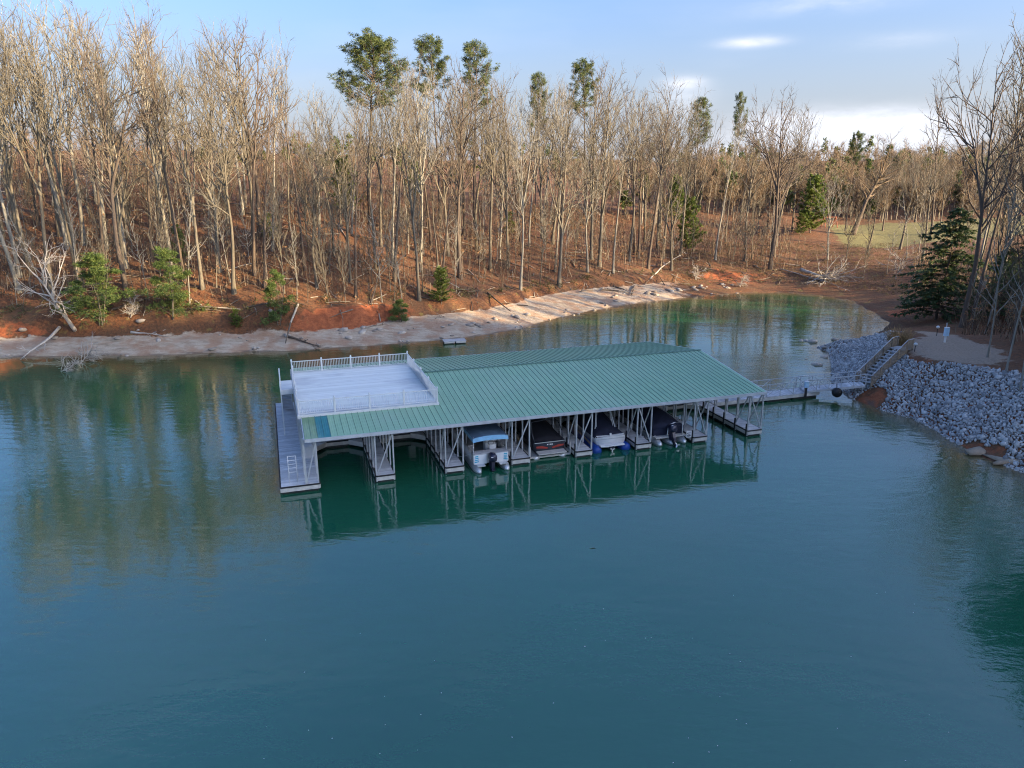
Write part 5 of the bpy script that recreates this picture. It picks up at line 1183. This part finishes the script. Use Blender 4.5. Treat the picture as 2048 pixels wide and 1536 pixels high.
# rocks along the far shore
r = np.random.default_rng(88); n_ = 0
BM = [arr_mesh('boulder', *rock_mesh(300 + i, 1.5, 1.0, .6), M['rock']) for i in range(6)]
while n_ < 110:
    px = r.uniform(150, 880) if r.uniform() < .75 else r.uniform(880, 1640); x_ = (px - 1024) / 1472 * 84; k = r.integers(len(DEN))
    x_, y_ = DEN[k, 0] + r.normal(0, .6), DEN[k, 1]
    if not (-62 < x_ < 40 and y_ > 70): continue
    dpos = r.choice((.25, 3.4, 4.6)) + r.normal(0, .5); y_ += dpos
    h_ = hz(x_, y_); s = r.uniform(.25, .6) if dpos < 1.5 else r.uniform(.3, 1.15)
    if px_of(x_, y_, h_) < -10: continue
    o = inst('boulder', BM[r.integers(6)], None, (x_, y_, max(h_, -.05) + .03), tuple(r.uniform(-.3, .3, 2)) + (r.uniform(0, 6.28),), (s,) * 3); tag(o, 'rock lying on the pale far shore', 'rock', 'rocks along the far shore'); n_ += 1
for px, py, s, lab in ((1650, 699, .7, 'dark rock at the tip of the stone spit'), (425, 704, .8, 'yellowish rock standing at the waterline of the far shore')):
    x_, y_, h_ = hit(px, py); o = inst('boulder', BM[2], None, (x_, y_, h_ + .1), (0, 0, 1), (s,) * 3); tag(o, lab, 'rock')

# ------------------------------------------------------------------ small things on the right shore
x_, y_, z_ = hit(1796, 694); t = thing('ornamental_grass', 'tuft of tan ornamental grass at the head of the wooden stairs', 'grass tuft', (x_, y_, z_))
r = np.random.default_rng(3); S = Segs()
for i in range(420):
    a = r.uniform(0, 6.28); q = r.uniform(0, .55); sp = r.uniform(.15, .6); S.path(walk(r, (q * cos(a), q * sin(a), 0), (cos(a) * sp, sin(a) * sp, 1), r.uniform(.8, 1.7), 3, .05, -.06), .014, .006)
V, Q = S.geo(3); inst('blades', arr_mesh('blades', V * 1.25, Q, M['drygrass']), t)['kind'] = 'stuff'
x_, y_, z_ = hit(1889, 686); t = thing('utility_pedestal', 'white post with a pale blue utility box beside the gravel pad', 'utility box', (x_, y_, z_))
q = MB(); q.bb(-.07, .07, -.07, .07, -.1, 1.0); q.build('post', M['white'], t); q = MB(); q.box((0, -.05, 1.05), (.40, .26, .8)); q.build('box', M['pale_blue'], t); q = MB(); q.box((0, -.05, 1.48), (.44, .3, .05), None, 0, .8); q.build('lid', M['white'], t)
q = MB(); q.bb(-.04, .04, .06, .12, 0, 1.9); q.build('conduit', M['galv'], t)
for px, py, h, lab in ((1873, 672, .8, 'small white globe lamp on a short post beside the utility box'), (1829, 704, .6, 'small white light on a short dark post beside the stair head')):
    x_, y_, z_ = hit(px, py); t = thing('path_light', lab, 'light', (x_, y_, z_)); q = MB(); q.tube([(0, 0, -.1), (0, 0, h)], .035, 6); q.build('post', M['black'], t)
    q = MB(); q.tube([(0, 0, h - .02), (0, 0, h + .05), (0, 0, h + .16), (0, 0, h + .24)], [.08, .17, .17, .06], 10); q.build('globe', M['white'], t, True)
x_, y_, z_ = hit(1658, 456); t = thing('swing_frame', 'red brown wooden swing frame behind the lawn', 'swing set', (x_, y_, z_), R(15))
for s in (-1, 1):
    for e in (-1, 1): q = MB(); q.bar((s * 1.6, e * .9, 0), (s * 1.6, 0, 2.4), .16); q.build('leg', M['red_wood'], t)
q = MB(); q.bar((-1.8, 0, 2.42), (1.8, 0, 2.42), .16); q.build('beam', M['red_wood'], t); q = MB(); q.box((0, 0, .6), (1.1, .4, .08)); q.build('seat', M['red_wood'], t)
for s in (-1, 1): q = MB(); q.bar((s * .5, 0, .6), (s * .5, 0, 2.4), .03); q.build('rope', M['black'], t)
# floating twig on the open water
x_, y_, _ = hit(1183, 1170); t = thing('floating_twig', 'small brown twig floating alone on the open water', 'twig', (x_, y_, .01)); q = MB(); q.tube([(-.16, 0, 0), (0, .02, .01), (.16, .0, 0)], [.012, .018, .008], 5); q.build('stem', M['bark'], t); q = MB(); q.tube([(0, .02, .01), (.08, .08, .02)], [.01, .006], 4); q.build('side_shoot', M['bark'], t)

r = np.random.default_rng(61); k = 45; u = r.uniform(500, 1900, k); v = r.uniform(1180, 1530, k); V = []; Q = []
for i in range(k):   # specks of leaf and foam drifting on the water
    d = ray(u[i], v[i]); t_ = -CAM_H / d[2]; c0 = np.array((d[0] * t_, d[1] * t_, .006)); a = r.uniform(0, 6.28); sz_ = r.uniform(.015, .04); b_ = len(V)
    for q_ in range(4): V.append(c0 + np.array((math.cos(a + q_ * 1.57) * sz_ * (1, .5)[q_ % 2], math.sin(a + q_ * 1.57) * sz_ * (1, .5)[q_ % 2], .012 * (q_ % 2))))
    Q.append((b_, b_ + 1, b_ + 2, b_ + 3))
o = bpy.data.objects.new('drifting_specks', arr_mesh('drifting_specks', np.array(V), np.array(Q), M['foam'])); COL.objects.link(o); tag(o, 'pale specks of debris drifting on the open water', 'debris'); o['kind'] = 'stuff'
def rope(label, pts):
    t = thing('mooring_rope', label, 'rope', pts[0]); P0 = Vector(pts[0]); P1 = Vector(pts[1]); L = []
    for i in range(9):
        f = i / 8; p = P0.lerp(P1, f) - P0; p.z -= .18 * math.sin(math.pi * f); L.append(p)
    q = MB(); q.tube(L, .018, 5); q.build('line', M['white'], t, True); q = MB(); q.tube([L[0] - Vector((.1, 0, 0)), L[0] + Vector((.1, 0, 0))], .03, 6); q.build('cleat', M['galv'], t)
rope('white mooring rope from the blue canopied pontoon to the pier on its right', (d2w(15.3, .6, .56), d2w(14.75, -.1, .62)))
rope('white mooring rope from the blue canopied pontoon to the pier on its left', (d2w(11.65, 2.0, .56), d2w(12.5, 1.2, .8)))
rope('white mooring rope tying the navy covered pontoon to its left pier', (d2w(25.75, 1.2, .56), d2w(26.55, .7, .7)))
